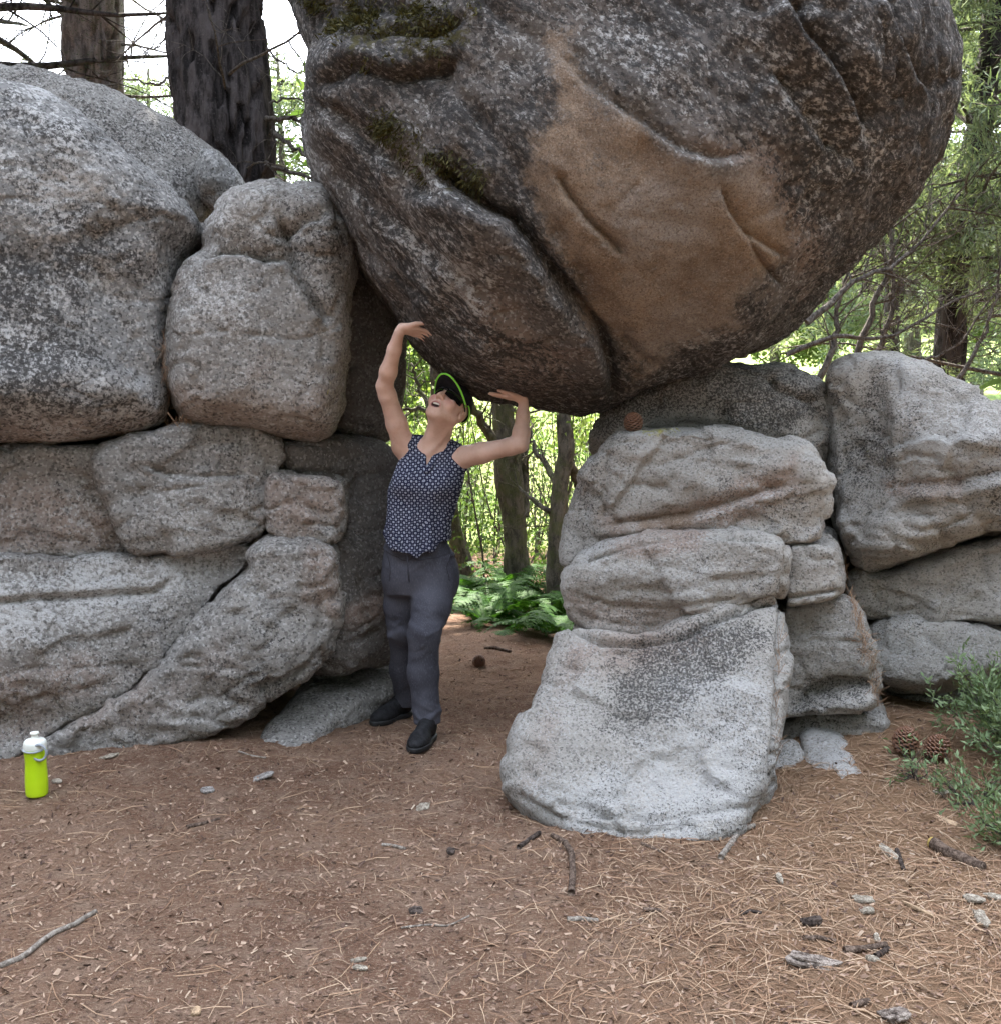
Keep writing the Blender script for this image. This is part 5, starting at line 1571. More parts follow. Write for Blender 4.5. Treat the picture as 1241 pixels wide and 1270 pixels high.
m_cap = simple_mat('black_cap_cloth', (0.013, 0.013, 0.018), 0.85, 0.3, 60, 0.2, 0.2, 300)
m_neon = simple_mat('neon_green_trim', (0.30, 0.85, 0.10), 0.6, 0.08, 30, 0.3)
cp = Field(HC - 0.22, HC + 0.22, 0.004)
cp.ell(Hd(0, -0.014, 0.040), (0.084, 0.103, 0.094), HF, 0.0)
sl, X = cp.sub(HC - 0.22, HC + 0.22); ql = (X - HC) @ HF.T
cp.cut(sl, ql[..., 2] - (0.042 - 0.30 * np.minimum(ql[..., 1] + 0.02, 0.0) * -1 * 0 + 0.22 * np.minimum(ql[..., 1], 0)), 0.003)
cp.ell(Hd(0, -0.012, 0.036), (0.0765, 0.0965, 0.0885), HF, 0.002, cut=True)
cap, _ = cloth_mesh('cap', cp, m_cap)
# brim: a curved plate with thickness, trimmed along its edge
def brim_pt(a, t, th=0.0):
    """a: -1..1 across, t: 0..1 out from the forehead"""
    ang = a * 1.25
    r = sin(ang) * (0.083 + 0.004 * t); f0 = -0.014 + cos(ang) * 0.101
    out = 0.082 * t * max(0.0, cos(a * 1.5)) ** 0.75
    return Hd(r, f0 + out, 0.046 + 0.010 * t * cos(ang) - 0.022 * a * a + th)
vb_, qb = [], []
na, ntt = 25, 8
for side in (0, 1):
    for i in range(na):
        for j in range(ntt): vb_.append(brim_pt(-1 + 2 * i / (na - 1), j / (ntt - 1), 0.0035 if side else 0.0))
for i in range(na - 1):
    for j in range(ntt - 1):
        a0 = i * ntt + j; qb.append((a0, a0 + 1, a0 + ntt + 1, a0 + ntt)); o_ = na * ntt
        qb.append((o_ + a0, o_ + a0 + ntt, o_ + a0 + ntt + 1, o_ + a0 + 1))
brim = link('brim', mesh_np('brim', np.array(vb_) - PBASE, np.array(qb)), m_cap, cap)
mbt = MB()
edge = [brim_pt(-1 + 2 * i / 40, 1, 0.002) for i in range(41)]
mbt.tube(np.array(edge), 0.0042, 8)
for s_ in (-1, 1):                                           # the trim runs on round the cap's lower edge
    p_ = []
    for i in range(14):
        an = 1.25 + (2.85 - 1.25) * i / 13
        f_ = -0.014 + cos(an) * 0.105; p_.append(Hd(s_ * sin(an) * 0.086, f_, 0.043 + 0.22 * min(f_, 0) - (0.018 if i == 0 else 0)))
    mbt.tube(np.array(p_), 0.0034, 8)
mbt.build('trim', m_neon, cap, PBASE)

m_lens = simple_mat('dark_lens', (0.006, 0.006, 0.007), 0.08, 0.1, 20, 0.6)
m_frame = simple_mat('black_frame', (0.008, 0.008, 0.009), 0.3, 0.1, 20, 0.5)
mbg = MB()
def glass_pt(a, u, out=0.0): return Hd(sin(a) * (0.077 + out), -0.004 + cos(a) * (0.106 + out) - 0.012 * (abs(a) < 0.12), 0.014 + u)
sg = None
fr_m = MB()
top_ = [glass_pt(a, 0.019, 0.002) for a in np.linspace(-1.15, 1.15, 27)]
fr_m.tube(np.array(top_), 0.0032, 6)
for s_ in (-1, 1): fr_m.tube(np.array([glass_pt(s_ * 1.15, 0.017, 0.002), Hd(s_ * 0.082, 0.01, 0.018), Hd(s_ * 0.078, -0.015, 0.012)]), 0.0034, 6)
sg = fr_m.build('sunglasses', m_frame, person, PBASE)
for s_ in (-1, 1):
    vl, ql_ = [], []
    A = np.linspace(0.12, 1.15, 12)
    for side in (0, 1):
        for i, a in enumerate(A):
            t = (a - 0.12) / (1.15 - 0.12)
            hh_ = 0.019 * (sin(pi * (0.12 + 0.80 * t)) ** 0.5)
            for j in range(6):
                vl.append(glass_pt(s_ * a, 0.019 - (0.019 + hh_) * j / 5, 0.0005 if side else 0.003))
    for i in range(11):
        for j in range(5):
            a0 = i * 6 + j; ql_.append((a0, a0 + 1, a0 + 7, a0 + 6)); ql_.append((72 + a0, 72 + a0 + 6, 72 + a0 + 7, 72 + a0 + 1))
    link('lens', mesh_np('lens', np.array(vl) - PBASE, np.array(ql_)), m_lens, sg)
# teeth
m_teeth = simple_mat('teeth', (0.68, 0.64, 0.56), 0.35, 0.05)
tm = MB()
tm.tube(np.array([Hd(x_, 0.094 - 6.5 * x_ * x_, -0.0555) for x_ in np.linspace(-0.018, 0.018, 9)]), 0.0042, 6)
tm.build('teeth', m_teeth, person, PBASE)
# ------------------------------------------------------------------ small things and litter
bpy.context.view_layer.update()
dg = bpy.context.evaluated_depsgraph_get()
def hit(px, py, dx=0.0):
    """first solid surface seen at a photograph pixel"""
    d = Vector(ray(px, py)).normalized()
    ok, loc, nor, _, ob, _ = sc.ray_cast(dg, Vector(CAM), d)
    return (np.array(loc), np.array(nor)) if ok else (gpt(px, py), np.array([0, 0, 1.0]))

rng = np.random.default_rng(201)
def litter_mat(name, stops, rough=0.9):
    m, nt, b = new_mat(name)
    geo = nt.nodes.new('ShaderNodeNewGeometry')
    r = nt.nodes.new('ShaderNodeValToRGB')
    el = r.color_ramp.elements
    for i, c in enumerate(stops):
        e = el[i] if i < 2 else el.new(1.0)
        e.position = i / (len(stops) - 1); e.color = (*c, 1)
    nt.links.new(geo.outputs['Random Per Island'], r.inputs['Fac'])
    nt.links.new(r.outputs['Color'], b.inputs['Base Color'])
    b.inputs['Roughness'].default_value = rough; b.inputs['Specular IOR Level'].default_value = 0.15
    return m
M_NDL = litter_mat('fallen_needles', [(0.17, 0.095, 0.06), (0.29, 0.175, 0.11), (0.38, 0.255, 0.165), (0.45, 0.33, 0.23)])
M_DUFF = litter_mat('duff_flakes', [(0.06, 0.038, 0.03), (0.16, 0.10, 0.075), (0.25, 0.165, 0.12), (0.30, 0.20, 0.145), (0.40, 0.30, 0.22)])
M_CHIP = litter_mat('wood_flakes', [(0.16, 0.11, 0.08), (0.34, 0.25, 0.18), (0.50, 0.42, 0.33)])

def gpoint(n, x0, x1, y0, y1):
    x = rng.uniform(x0, x1, n); y = rng.uniform(y0, y1, n)
    return x, y
def gz2(x, y):
    p = np.stack([x, y, gz(x, y)], 1)
    near = sstep(9, 6, y) * sstep(4, 3, np.abs(x))
    return p[:, 2] + near * (0.010 * fbm(p, 7.0, 3, 510) + 0.009 * fbm(p, 24.0, 2, 515))

def needles(n, wfun, lmin, lmax, wd, x0=-2.6, x1=2.8, y0=1.6, y1=6.5):
    x, y = gpoint(n * 4, x0, x1, y0, y1)
    keep = rng.uniform(0, 1, len(x)) < wfun(x, y)
    x, y = x[keep][:n], y[keep][:n]
    n = len(x)
    z = gz2(x, y)
    a = rng.uniform(0, 2 * pi, n); L = rng.uniform(lmin, lmax, n); bend = rng.normal(size=n) * 0.35
    V_, Q_ = [], []
    k = 3
    pts = np.zeros((n, k, 3)); cur = np.stack([x, y], 1)
    for i in range(k):
        pts[:, i, :2] = cur; pts[:, i, 2] = 0
        aa = a + bend * i / k
        cur = cur + np.stack([np.cos(aa), np.sin(aa)], 1) * (L / (k - 1))[:, None]
    zz = gz2(pts[..., 0].ravel(), pts[..., 1].ravel()).reshape(n, k)
    lift = rng.uniform(0.002, 0.012, n)[:, None] * np.array([0.6, 1.0, 0.5])
    pts[..., 2] = np.maximum(zz, zz.mean(1, keepdims=True) - 0.004) + lift
    sd = np.stack([-np.sin(a), np.cos(a), rng.normal(size=n) * 0.5], 1)
    w = wd * np.array([1, 1, 0.45])
    l = pts + sd[:, None] * w[None, :, None]; r = pts - sd[:, None] * w[None, :, None]
    v = np.stack([l, r], 2).reshape(-1, 3)
    base = np.arange(n)[:, None] * (2 * k)
    q = np.concatenate([np.stack([base[:, 0] + 2 * i, base[:, 0] + 2 * i + 1, base[:, 0] + 2 * i + 3, base[:, 0] + 2 * i + 2], 1) for i in range(k - 1)])
    return v, q
def wneed(x, y):
    p = np.stack([x, y, 0 * x], 1)
    c = 0.5 + 0.5 * fbm(p, 1.8, 3, 301)
    return np.clip(0.05 + 0.80 * sstep(-0.3, 1.4, x + 0.25 * (3 - y)) * (0.4 + c) + 0.08 * c, 0, 1)
v, q = needles(30000, wneed, 0.04, 0.13, 0.0009)
o = link('pine_needles', mesh_np('pine_needles', v, q), M_NDL); tag(o, kind='stuff')

def flakes(n, smin, smax, asp, mat, name, y0=1.6, y1=7.0, lift=0.3, wfun=None):
    x, y = gpoint(n, -2.7, 2.8, y0, y1)
    # nearer ground gets more: keep by distance
    kp = rng.uniform(0, 1, n) < np.clip((3.2 / y) ** 1.5, 0, 1)
    if wfun is not None: kp &= rng.uniform(0, 1, n) < wfun(x, y)
    x, y = x[kp], y[kp]; n = len(x)
    p = np.stack([x, y, gz2(x, y) + 0.001], 1)
    d = rng.normal(size=(n, 3)); d[:, 2] *= lift; d /= np.linalg.norm(d, axis=1, keepdims=True)
    s = np.cross(d, np.array([0, 0, 1.0]) + rng.normal(size=(n, 3)) * 0.35); s /= np.linalg.norm(s, axis=1, keepdims=True)
    L = smin * (smax / smin) ** (rng.uniform(0, 1, n) ** 2.2); w = L * rng.uniform(*asp, n)
    up = np.cross(s, d)
    p[:, 2] += np.abs(d[:, 2]) * L * 0.5
    t0 = rng.uniform(0.2, 0.5, (n, 1)); t1 = rng.uniform(-0.1, 0.3, (n, 1))
    L = L[:, None]; w = w[:, None]
    v = np.stack([p - d * L * 0.5 - s * w * t0, p - d * L * 0.5 + s * w * 0.3, p + d * L * 0.5 + s * w * t0 + up * w * 0.2, p + d * L * (0.5 - t1) - s * w * 0.5], 1).reshape(-1, 3)
    o = link(name, mesh_np(name, v, np.arange(len(v)).reshape(-1, 4), False), mat); tag(o, kind='stuff')
flakes(150000, 0.0055, 0.024, (0.15, 0.6), M_DUFF, 'duff')
flakes(5000, 0.006, 0.028, (0.15, 0.45), M_CHIP, 'wood_flakes', lift=0.2, wfun=lambda x, y: np.clip(0.35 + 0.4 * x, 0.15, 1))

# ---- sticks, bark and chips one by one
M_STICKP = bark_mat('weathered_stick', (0.22, 0.185, 0.155), (0.42, 0.37, 0.32), 60, 0.4)
M_STICKB = bark_mat('brown_stick', (0.085, 0.058, 0.045), (0.22, 0.16, 0.125), 60, 0.4)
M_STICKD = bark_mat('dark_stick', (0.045, 0.034, 0.029), (0.13, 0.10, 0.085), 60, 0.4)
M_WHITE = bark_mat('bleached_wood', (0.33, 0.275, 0.215), (0.58, 0.51, 0.42), 70, 1.0)
M_TAN = simple_mat('tan_wood', (0.34, 0.24, 0.155), 0.85, 0.3, 70, 0.2, 0.5, 120)
M_CUT = simple_mat('fresh_cut_wood', (0.55, 0.40, 0.12), 0.8, 0.2, 60)
def stick(label, pts, r, mat, group='fallen sticks on the soil', rise=0.6, cut=False):
    c = []
    for q in pts:
        g_ = gpt(q[0], q[1]); g_[2] = float(gz2(g_[:1], g_[1:2])[0]); c.append(g_)
    c = np.array(c); n = 12
    cc = np.stack([np.interp(np.linspace(0, 1, n), np.linspace(0, 1, len(c)), c[:, i]) for i in range(3)], 1)
    cc[:, 2] = np.maximum(cc[:, 2], cc[:, 2].mean() - 0.004) + r * rise
    cc[1:-1] += rng.normal(size=(n - 2, 3)) * r * 0.07
    mb = MB(); rad = r * (1 + 0.02 * rng.normal(size=n)) * np.linspace(1.05, 0.85, n)
    mb.tube(cc, rad, 9)
    o = mb.build('stick', mat, None, cc[0]); o.location = cc[0]
    tag(o, label, 'stick', group)
    if cut:
        d = (cc[0] - cc[1]) / np.linalg.norm(cc[0] - cc[1])
        mc = MB(); mc.tube(np.array([cc[0] + d * 0.0005, cc[0] + d * 0.008]), [r * 1.0, r * 0.94], 12); e_ = mc.build('cut_end', M_CUT, o, cc[0])
    return o
stick('long crooked grey stick lying across the bottom left corner', [(-30, 1212), (0, 1199), (28, 1190), (60, 1164), (90, 1150), (119, 1134)], 0.0085, M_STICKP)
stick('short round log with a yellow sawn end below the green shrub', [(1156, 1053), (1185, 1066), (1219, 1079)], 0.021, M_STICKB, cut=True)
stick('bent brown stick with a thick end pointing away from the sloping boulder', [(708, 1113), (710, 1085), (709, 1062), (700, 1047), (684, 1040)], 0.011, M_STICKB)
stick('straight pale peeled stick in front of the bent brown stick', [(703, 1143), (722, 1141), (741, 1142)], 0.0085, M_STICKP)
stick('stubby tan stick right of the straight pale peeled stick', [(797, 1134), (819, 1134)], 0.007, M_STICKB)
stick('black charred stick at the left foot of the broad sloping boulder', [(643, 1053), (656, 1043), (669, 1036)], 0.009, M_STICKD)
stick('thin grey stick lying alone on bare soil left of centre', [(232, 1027), (252, 1022), (273, 1018)], 0.007, M_STICKB)
stick('forked grey root end beside the right foot of the sloping boulder', [(893, 1066), (907, 1045), (916, 1030), (935, 1026)], 0.010, M_STICKP)
stick('pair of brown sticks, the longer one, right of the layered bark slab', [(1046, 1180), (1070, 1178), (1099, 1176)], 0.010, M_STICKB)
stick('short dark stick slanting under the longer brown stick by the bark slab', [(1085, 1190), (1102, 1179)], 0.008, M_STICKD)
stick('slim brown stick lying just above the layered bark slab', [(996, 1167), (1016, 1165), (1036, 1167)], 0.007, M_STICKB)
stick('small dark stick beside the upright white chip', [(1112, 1056), (1120, 1082)], 0.008, M_STICKD)
stick('tan twig in the middle of the bare soil', [(474, 1050), (488, 1051), (503, 1055)], 0.006, M_STICKP)
stick('thin curved tan twig on the soil below the dark square chip', [(498, 1151), (530, 1150), (557, 1146), (582, 1136)], 0.003, M_STICKP)
stick('pale stick half buried on the passage floor near the small dark cone', [(601, 804), (615, 805), (632, 809)], 0.013, M_STICKB)
stick('long thin straw coloured stalk near the grey ledge by the feet', [(296, 934), (312, 938), (330, 943)], 0.004, M_STICKP)
stick('short brown stick near the bottom edge right of centre', [(1055, 1248), (1077, 1243)], 0.009, M_STICKB)
stick('dark twig at the foot of the sloping boulder in front of its dark notch', [(795, 1048), (806, 1052), (818, 1060)], 0.006, M_STICKB)
stick('thin dark twig on needles right of centre', [(918, 1134), (930, 1131), (944, 1133)], 0.006, M_STICKD)

def chip(label, px, py, wpx, hpx, ang, mat, th=0.008, cat='wood chip', group='wood chips scattered on the needles', layers=1, name='wood_chip'):
    c = gpt(px, py); c[2] = float(gz2(c[:1], c[1:2])[0])
    s = c[1] / FPX
    a = wpx * s / 2; b_ = hpx * s / 2 / max(0.3, -ray(px, py)[2]) * 0.8
    n = 12
    th = min(th, 0.010) * 0.75
    mb_v, mb_q = [], []
    for l in range(layers):
        th_ = np.arange(n) * 2 * pi / n
        k = 1 - 0.16 * l
        rad = (np.abs(np.cos(th_)) ** 3 + np.abs(np.sin(th_)) ** 3) ** (-1 / 3) * (1 + 0.13 * rng.normal(size=n)) * k
        ring = np.stack([np.cos(th_) * rad * a + rng.normal() * a * 0.08 * l, np.sin(th_) * rad * b_ + rng.normal() * b_ * 0.1 * l, 0 * th_], 1)
        z0 = l * th * 0.8
        tiltz = ring[:, 0] * rng.normal() * 0.12
        o0 = len(mb_v)
        for zz_, sc2 in ((z0 - 0.002, 0.96), (z0 + th * 0.5, 1.0), (z0 + th, 0.90)):
            q_ = ring * sc2; q_[:, 2] = zz_ + tiltz + rng.normal(size=n) * th * 0.12; mb_v += list(q_)
        top = ring * 0.45; top[:, 2] = z0 + th * 1.12 + tiltz * .5 + rng.normal(size=n) * th * 0.15; mb_v += list(top)
        for i in range(3):
            for j in range(n):
                mb_q.append((o0 + i * n + j, o0 + i * n + (j + 1) % n, o0 + (i + 1) * n + (j + 1) % n, o0 + (i + 1) * n + j))
        t0 = o0 + 3 * n
        for j in range(1, n // 2 ):
            mb_q.append((t0 + j, t0 + j + 0 if False else t0 + j, t0 + n - j, t0 + n - j)) if False else None
        for j in range(0, n // 2 - 1):
            mb_q.append((t0 + j, t0 + j + 1, t0 + n - 2 - j, t0 + n - 1 - j))
    v = np.array(mb_v); A = R_(ang)
    v = np.stack([v[:, 0] * cos(A) - v[:, 1] * sin(A), v[:, 0] * sin(A) + v[:, 1] * cos(A), v[:, 2]], 1)
    o = link(name, mesh_np(name, v, np.array(mb_q), False), mat, loc=c + np.array([0, 0, 0.003]))
    tag(o, label, cat, group)
    return o
M_BARKP = bark_mat('bark_slab', (0.10, 0.075, 0.062), (0.45, 0.38, 0.33), 40, 1.0)
BC = dict(cat='bark piece', group='bark pieces on the soil', name='bark_piece')
chip('large layered slab of pale bark low on the right', 1010, 1196, 74, 20, -4, M_BARKP, 0.010, layers=3, **BC)
chip('pale bark lump cut off by the bottom edge right of centre', 1109, 1261, 42, 18, 3, M_BARKP, 0.012, layers=3, **BC)
chip('dark square bark chip on bare soil near the middle', 515, 1131, 18, 12, -15, M_STICKD, 0.014, **BC)
chip('small black bark lump left of the bent brown stick', 559, 1058, 11, 9, 10, M_STICKD, 0.018, **BC)
chip('dark bark scrap above the slim brown stick', 1006, 1147, 30, 9, 5, M_STICKD, 0.010, layers=2, **BC)
chip('white chip standing up next to the small dark stick', 1100, 1058, 12, 24, 8, M_WHITE, 0.016)
chip('bright white block chip near the right edge', 1216, 1141, 15, 27, -8, M_WHITE, 0.020)
chip('pale flake lying above the bright white block chip', 1207, 1119, 26, 10, -20, M_WHITE, 0.010)
chip('broad cream flake touching the right edge', 1232, 1114, 26, 9, 15, M_WHITE, 0.010)
chip('slender white chip alone between the sloping boulder and the log', 966, 1096, 8, 15, -10, M_WHITE, 0.010)
chip('cream flake, upper one of two above the bark slab', 1070, 1117, 28, 9, -6, M_WHITE, 0.012)
chip('cream flake, lower one of two above the bark slab', 1074, 1130, 20, 8, -12, M_WHITE, 0.010)
chip('long tan splinter slanting between the cream flakes and the white block chip', 1141, 1131, 10, 30, 30, M_TAN, 0.008)
chip('tan bark flake under the low leaves of the shrub', 1173, 1019, 10, 20, 28, M_TAN, 0.008)
chip('white papery scrap in the middle of the soil near the feet', 524, 1003, 19, 10, 12, M_WHITE, 0.012)
chip('white splintered scrap on the soil right of the green bottle', 135, 939, 18, 8, -25, M_WHITE, 0.008)
chip('pale splinter in front of the green bottle to its right', 70, 971, 11, 6, 15, M_WHITE, 0.008)
chip('flat beige flake, upper of a pair near the bottom centre', 444, 1192, 20, 5, -3, M_WHITE, 0.006)
chip('flat beige flake, lower of a pair near the bottom centre', 446, 1202, 18, 6, -14, M_WHITE, 0.006)
chip('tan chip near the bottom edge left of centre', 243, 1257, 12, 12, 20, M_TAN, 0.012)
chip('light chip on the needles beside the pine cones', 1168, 985, 20, 6, -8, M_WHITE, 0.008)
chip('small white chip in front of the tangle of sticks by the bark slab', 1087, 1165, 8, 13, -15, M_WHITE, 0.010)
chip('pale chip below the brown sticks by the bark slab', 1081, 1193, 17, 8, 10, M_WHITE, 0.010)
M_STONE = granite('small_stone', (0.30, 0.27, 0.25), 0.2, 0.2, 0.3)
for px, py, w_, h_, lab in ((325, 967, 28, 9, 'flat pale stone half sunk in the soil in front of the grey ledge'), (258, 982, 16, 8, 'small greyish stone pressed into the soil left of the flat pale stone')):
    o = chip(lab, px, py, w_, h_, 4, M_STONE, 0.014, 'stone', 'stones sunk in the soil', name='stone')
    for k_ in MASKS: attr(o.data, k_, np.zeros(len(o.data.vertices)))

# ---- pine cones
m_sc, nt, b = new_mat('cone_scales')
g = N(nt)
c = g.mix(g.attr('tip'), (0.014, 0.007, 0.005), (0.17, 0.08, 0.045))
nt.links.new(c, b.inputs['Base Color']); b.inputs['Roughness'].default_value = 0.55
def cone_mesh(n=120, Lc=0.115, Rm=0.050):
    vs, qs, tip = [], [], []
    for i in range(n):
        t = (i + 0.5) / n
        a = i * 2.39996
        z = Lc * (0.04 + 0.92 * t)
        rr = Rm * (sin(pi * min(1, 0.10 + 0.86 * t ** 0.9)) ** 0.7)
        inc = 0.15 + 0.9 * t
        o_ = np.array([cos(a), sin(a), 0]); up = np.array([0, 0, 1.0]); s = np.array([-sin(a), cos(a), 0])
        d = o_ * cos(inc) + up * sin(inc); nrm = -o_ * sin(inc) + up * cos(inc)
        w = 0.0125 * (0.55 + 0.6 * sin(pi * min(1, t + 0.15)))
        p0 = up * (z - 0.012 * sin(inc)) + o_ * rr * 0.25
        L = rr * 0.80 + 0.004
        prof = ((0, 0.35, 0.002), (0.55, 0.9, 0.0025), (0.86, 1.0, 0.004), (1.0, 0.45, 0.0025))
        k = len(vs)
        for f_, ww, th in prof:
            for s2, n2 in ((-1, -1), (1, -1), (1, 1), (-1, 1)):
                vs.append(p0 + d * L * f_ + s * w * ww * s2 * 0.9 + nrm * th * n2); tip.append(0.0 if f_ < 0.8 else 1.0)
        for j in range(3):
            for m_ in range(4):
                qs.append((k + j * 4 + m_, k + j * 4 + (m_ + 1) % 4, k + j * 4 + 4 + (m_ + 1) % 4, k + j * 4 + 4 + m_))
        qs.append((k + 12, k + 13, k + 14, k + 15))
        # the prickle at the tip
    return np.array(vs), np.array(qs), np.array(tip)
cvs, cqs, ctip = cone_mesh()
cme = mesh_np('scales', cvs, cqs, False); attr(cme, 'tip', ctip); cme.materials.append(m_sc)
core = MB(); core.tube(np.array([[0, 0, 0.004], [0, 0, 0.03], [0, 0, 0.07], [0, 0, 0.108]]), [0.012, 0.024, 0.020, 0.006], 10)
def pine_cone(label, pos, rot, s):
    root = tree_root('pine_cone', label, 'pine cone', pos, 'fallen pine cones')
    o = bpy.data.objects.new('scales', cme); C.objects.link(o); o.parent = root; tag(o, kind='stuff')
    k = bpy.data.objects.new('core', core_me); C.objects.link(k); k.parent = root
    root.rotation_euler = rot; root.scale = (s, s, s)
core_me = mesh_np('core', np.concatenate(core.v), np.concatenate(core.q)); core_me.materials.append(M_STICKD)
def gp(px, py, dz=0.0):
    g_ = gpt(px, py); g_[2] = float(gz2(g_[:1], g_[1:2])[0]) + dz
    return g_
pine_cone('big reddish brown pine cone, left one of the two by the green shrub', gp(1117, 936, 0.008), (0.18, 0.22, 0.3), 1.02)
pine_cone('brown pine cone leaning away, right one of the two by the green shrub', gp(1152, 943, 0.012), (0.55, 0.35, 1.2), 0.95)
pine_cone('dark pine cone standing on the ledge under the huge boulder', P(785, 537, 4.50), (0.08, -0.1, 0.5), 0.80)
pine_cone('small black cone lying on the dark floor of the passage', gp(590, 824, 0.004), (1.2, 0.3, 0.4), 0.75)

# ---- bottle
m_b, nt, b = new_mat('lime_plastic')
b.inputs['Base Color'].default_value = (0.42, 0.72, 0.008, 1); b.inputs['Roughness'].default_value = 0.35
b.inputs['Subsurface Weight'].default_value = 0.3; b.inputs['Subsurface Radius'].default_value = (0.02, 0.02, 0.005)
g = N(nt); nt.links.new(g.mix(g.ramp(g.noise(9, 2), 0.3, 0.7), (0.46, 0.68, 0.006), (0.54, 0.77, 0.014)), b.inputs['Base Color'])
m_w = simple_mat('white_plastic', (0.72, 0.74, 0.68), 0.4, 0.06, 20, 0.4)
m_lp = simple_mat('grey_loop_plastic', (0.30, 0.33, 0.37), 0.4, 0.1, 20, 0.4)
bp = gp(46, 987)
def lathe(prof, k=28, sx=1.0, sy=1.0):
    prof = np.array(prof, float); n = len(prof)
    th = np.arange(k) * 2 * pi / k
    v = np.stack([prof[:, None, 0] * np.cos(th) * sx, prof[:, None, 0] * np.sin(th) * sy, np.repeat(prof[:, 1:2], k, 1)], -1).reshape(-1, 3)
    i = np.arange(n - 1)[:, None] * k; j = np.arange(k)[None]; j2 = (j + 1) % k
    return v, np.stack([i + j, i + j2, i + k + j2, i + k + j], -1).reshape(-1, 4)
def sm(pts, n=40):
    pts = np.array(pts, float); t = np.linspace(0, len(pts) - 1, n)
    return np.stack([np.interp(t, np.arange(len(pts)), pts[:, i]) for i in range(2)], 1)
bottle = tree_root('water_bottle', 'bright lime green water bottle with a white top and grey loop, standing on the soil', 'bottle', bp)
v, q = lathe(sm([(0.0005, 0), (0.036, 0.0), (0.0395, 0.004), (0.041, 0.02), (0.0415, 0.05), (0.0405, 0.08), (0.039, 0.11), (0.0385, 0.135), (0.040, 0.16), (0.0415, 0.178), (0.042, 0.187)], 44))
link('body', mesh_np('body', v, q), m_b, bottle)
v, q = lathe([(0.0425, 0.185), (0.0428, 0.19), (0.0425, 0.203), (0.040, 0.213), (0.034, 0.219), (0.022, 0.222), (0.0165, 0.224), (0.0005, 0.2245)])
link('cap', mesh_np('cap', v, q), m_w, bottle)
v, q = lathe([(0.0155, 0.222), (0.0145, 0.226), (0.012, 0.234), (0.0125, 0.238), (0.0165, 0.240), (0.0165, 0.245), (0.0145, 0.248), (0.0005, 0.249)])
link('nozzle', mesh_np('nozzle', v, q), m_w, bottle)
lp = []
for i in range(25):
    a = i / 24 * pi * 1.5 - pi * 0.80
    lp.append((0.030 + 0.027 * cos(a), -0.034, 0.178 + 0.030 * sin(a)))
mbl = MB(); lp = np.array(lp); mbl.tube(lp, 0.0050, 8)
arc = np.array([(0.0445 * cos(a), 0.0445 * sin(a), 0.190 - 0.010 * sin(-a)) for a in np.linspace(-2.6, -0.5, 14)]); mbl2 = MB(); mbl2.tube(arc, 0.0035, 6)
mbl.build('loop', m_lp, bottle); mbl2.build('loop_band', m_lp, bottle)

# ---- shrubs at the right edge
def shrub(label, centre, R, H, ns, nl, seed, mat, wide=1.0):
    global rng
    rng = np.random.default_rng(seed)
    root = tree_root('shrub', label, 'shrub', centre)
    mb = MB(); st = []
    for i in range(ns):
        a = rng.uniform(0, 2 * pi); r0 = rng.uniform(0, 0.25) * R
        p = centre + np.array([cos(a) * r0, sin(a) * r0, 0])
        c = curve(p, (cos(a) * R * 0.9, sin(a) * R * 0.9, H * rng.uniform(0.5, 1.1)), H * rng.uniform(0.7, 1.15) + R * 0.3, 8, 0.14, -0.015)
        mb.tube(c, np.linspace(0.004, 0.0015, 8), 4); st.append(c)
        twigs(mb, c, 0.003, 5, 0.16, 1, 3, 0.2, 0.0, st)
    tag(mb.build('stem', M_TWIG, root, centre), kind='stuff')
    mb = MB(); pos, dd = along(st, nl, 0.012)
    mb.leaves(pos, dd * 0.9 + rng.normal(size=pos.shape) * 0.6 + np.array([0, 0, 0.15]), rng.uniform(0.018, 0.042, nl), rng.uniform(0.006, 0.012, nl))
    mb.build('foliage', mat, root, centre)
shrub('bushy grey green shrub at the right edge above the pine cones', gp(1278, 955), 0.19, 0.36, 30, 6000, 401, M_SHRUB)
shrub('second tuft of the grey green shrub, cut by the right edge', gp(1325, 990), 0.22, 0.34, 22, 4500, 402, M_SHRUB)
shrub('low darker tuft of leaves at the right edge level with the log', gp(1270, 1050), 0.12, 0.14, 14, 1500, 403, M_SHRUB)
shrub('sparse leafy sprig on the needles right of the pine cones', gp(1208, 1000), 0.10, 0.08, 10, 500, 404, M_SHRUB)
shrub('tiny green sprig in front of the two pine cones', gp(1138, 968), 0.045, 0.035, 7, 110, 405, M_SHRUB)

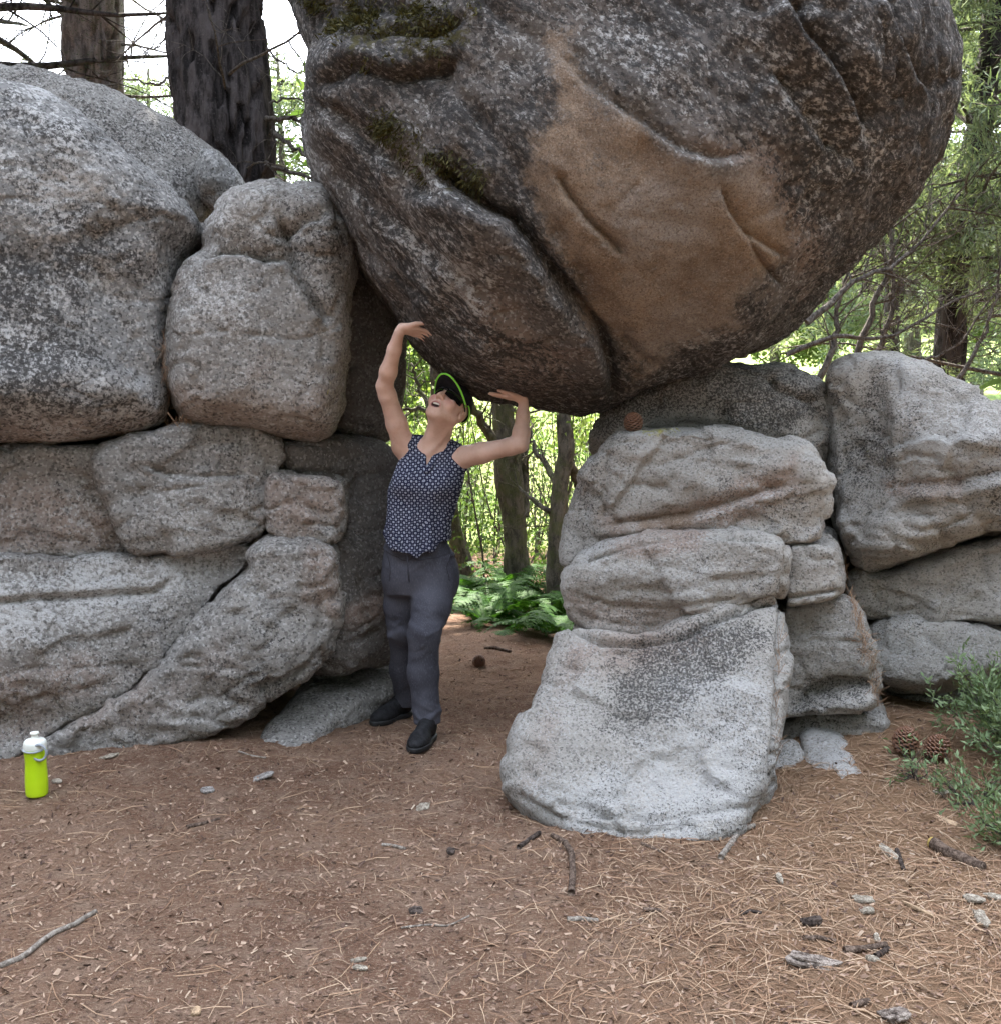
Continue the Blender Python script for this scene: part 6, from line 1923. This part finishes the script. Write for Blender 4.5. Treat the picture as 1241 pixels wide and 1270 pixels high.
# ---- needles lodged in the crevices, moss on the huge boulder
rng = np.random.default_rng(451)
vs, qs, k0 = [], [], 0
for pts, n, wpx in (([(1046, 690), (1052, 735), (1066, 780), (1082, 830), (1086, 878)], 200, 4), ([(205, 420), (207, 460), (210, 500), (216, 526)], 120, 3),
                    ([(968, 770), (965, 830), (961, 900), (962, 950)], 36, 1.5), ([(222, 522), (240, 527), (200, 528)], 40, 6), ([(975, 960), (990, 1000), (960, 1020)], 60, 16)):
    pts = np.array(pts, float)
    for i in range(n):
        t = rng.uniform(0, 1) * (len(pts) - 1.001); j = int(t); q_ = pts[j] + (pts[j + 1] - pts[j]) * (t - j)
        hp, hn = hit(q_[0] + rng.normal() * wpx * 0.5, q_[1])
        d_ = rng.normal(size=3) * np.array([0.45, 0.25, 0.5]) + np.array([0, 0, -0.9]); d_ /= np.linalg.norm(d_)
        L = rng.uniform(0.05, 0.13); s_ = np.cross(d_, hn + rng.normal(size=3) * 0.3); s_ /= np.linalg.norm(s_) + 1e-9
        a_ = hp + hn * rng.uniform(0.003, 0.014) - d_ * L / 2; b_ = a_ + d_ * L; w_ = 0.0009
        vs += [a_ - s_ * w_, a_ + s_ * w_, b_ + s_ * w_ * .5, b_ - s_ * w_ * .5]
o = link('crevice_needles', mesh_np('crevice_needles', np.array(vs), np.arange(len(vs)).reshape(-1, 4)), M_NDL); tag(o, kind='stuff')

M_MOSS = leaf_mat('moss', (0.030, 0.028, 0.010), (0.085, 0.075, 0.026), 0.15, 12.0)
mv, mn, mme = MOSSY[0]
am = np.zeros(len(mv), np.float32); mme.attributes['moss'].data.foreach_get('value', am)
pn = fbm(mv, 9.0, 4, 461)
idx = np.where((am > 0.25) & (pn > 0.02))[0]
idx = rng.choice(idx, min(len(idx) * 4, 22000))
pos = mv[idx] + mn[idx] * 0.002 + rng.normal(size=(len(idx), 3)) * 0.014
mb = MB(); mb.leaves(pos, mn[idx] + rng.normal(size=pos.shape) * 0.6 + np.array([0, 0, -0.7]), rng.uniform(0.015, 0.04, len(pos)), rng.uniform(0.004, 0.009, len(pos)))
o = mb.build('moss', M_MOSS); tag(o, kind='stuff')
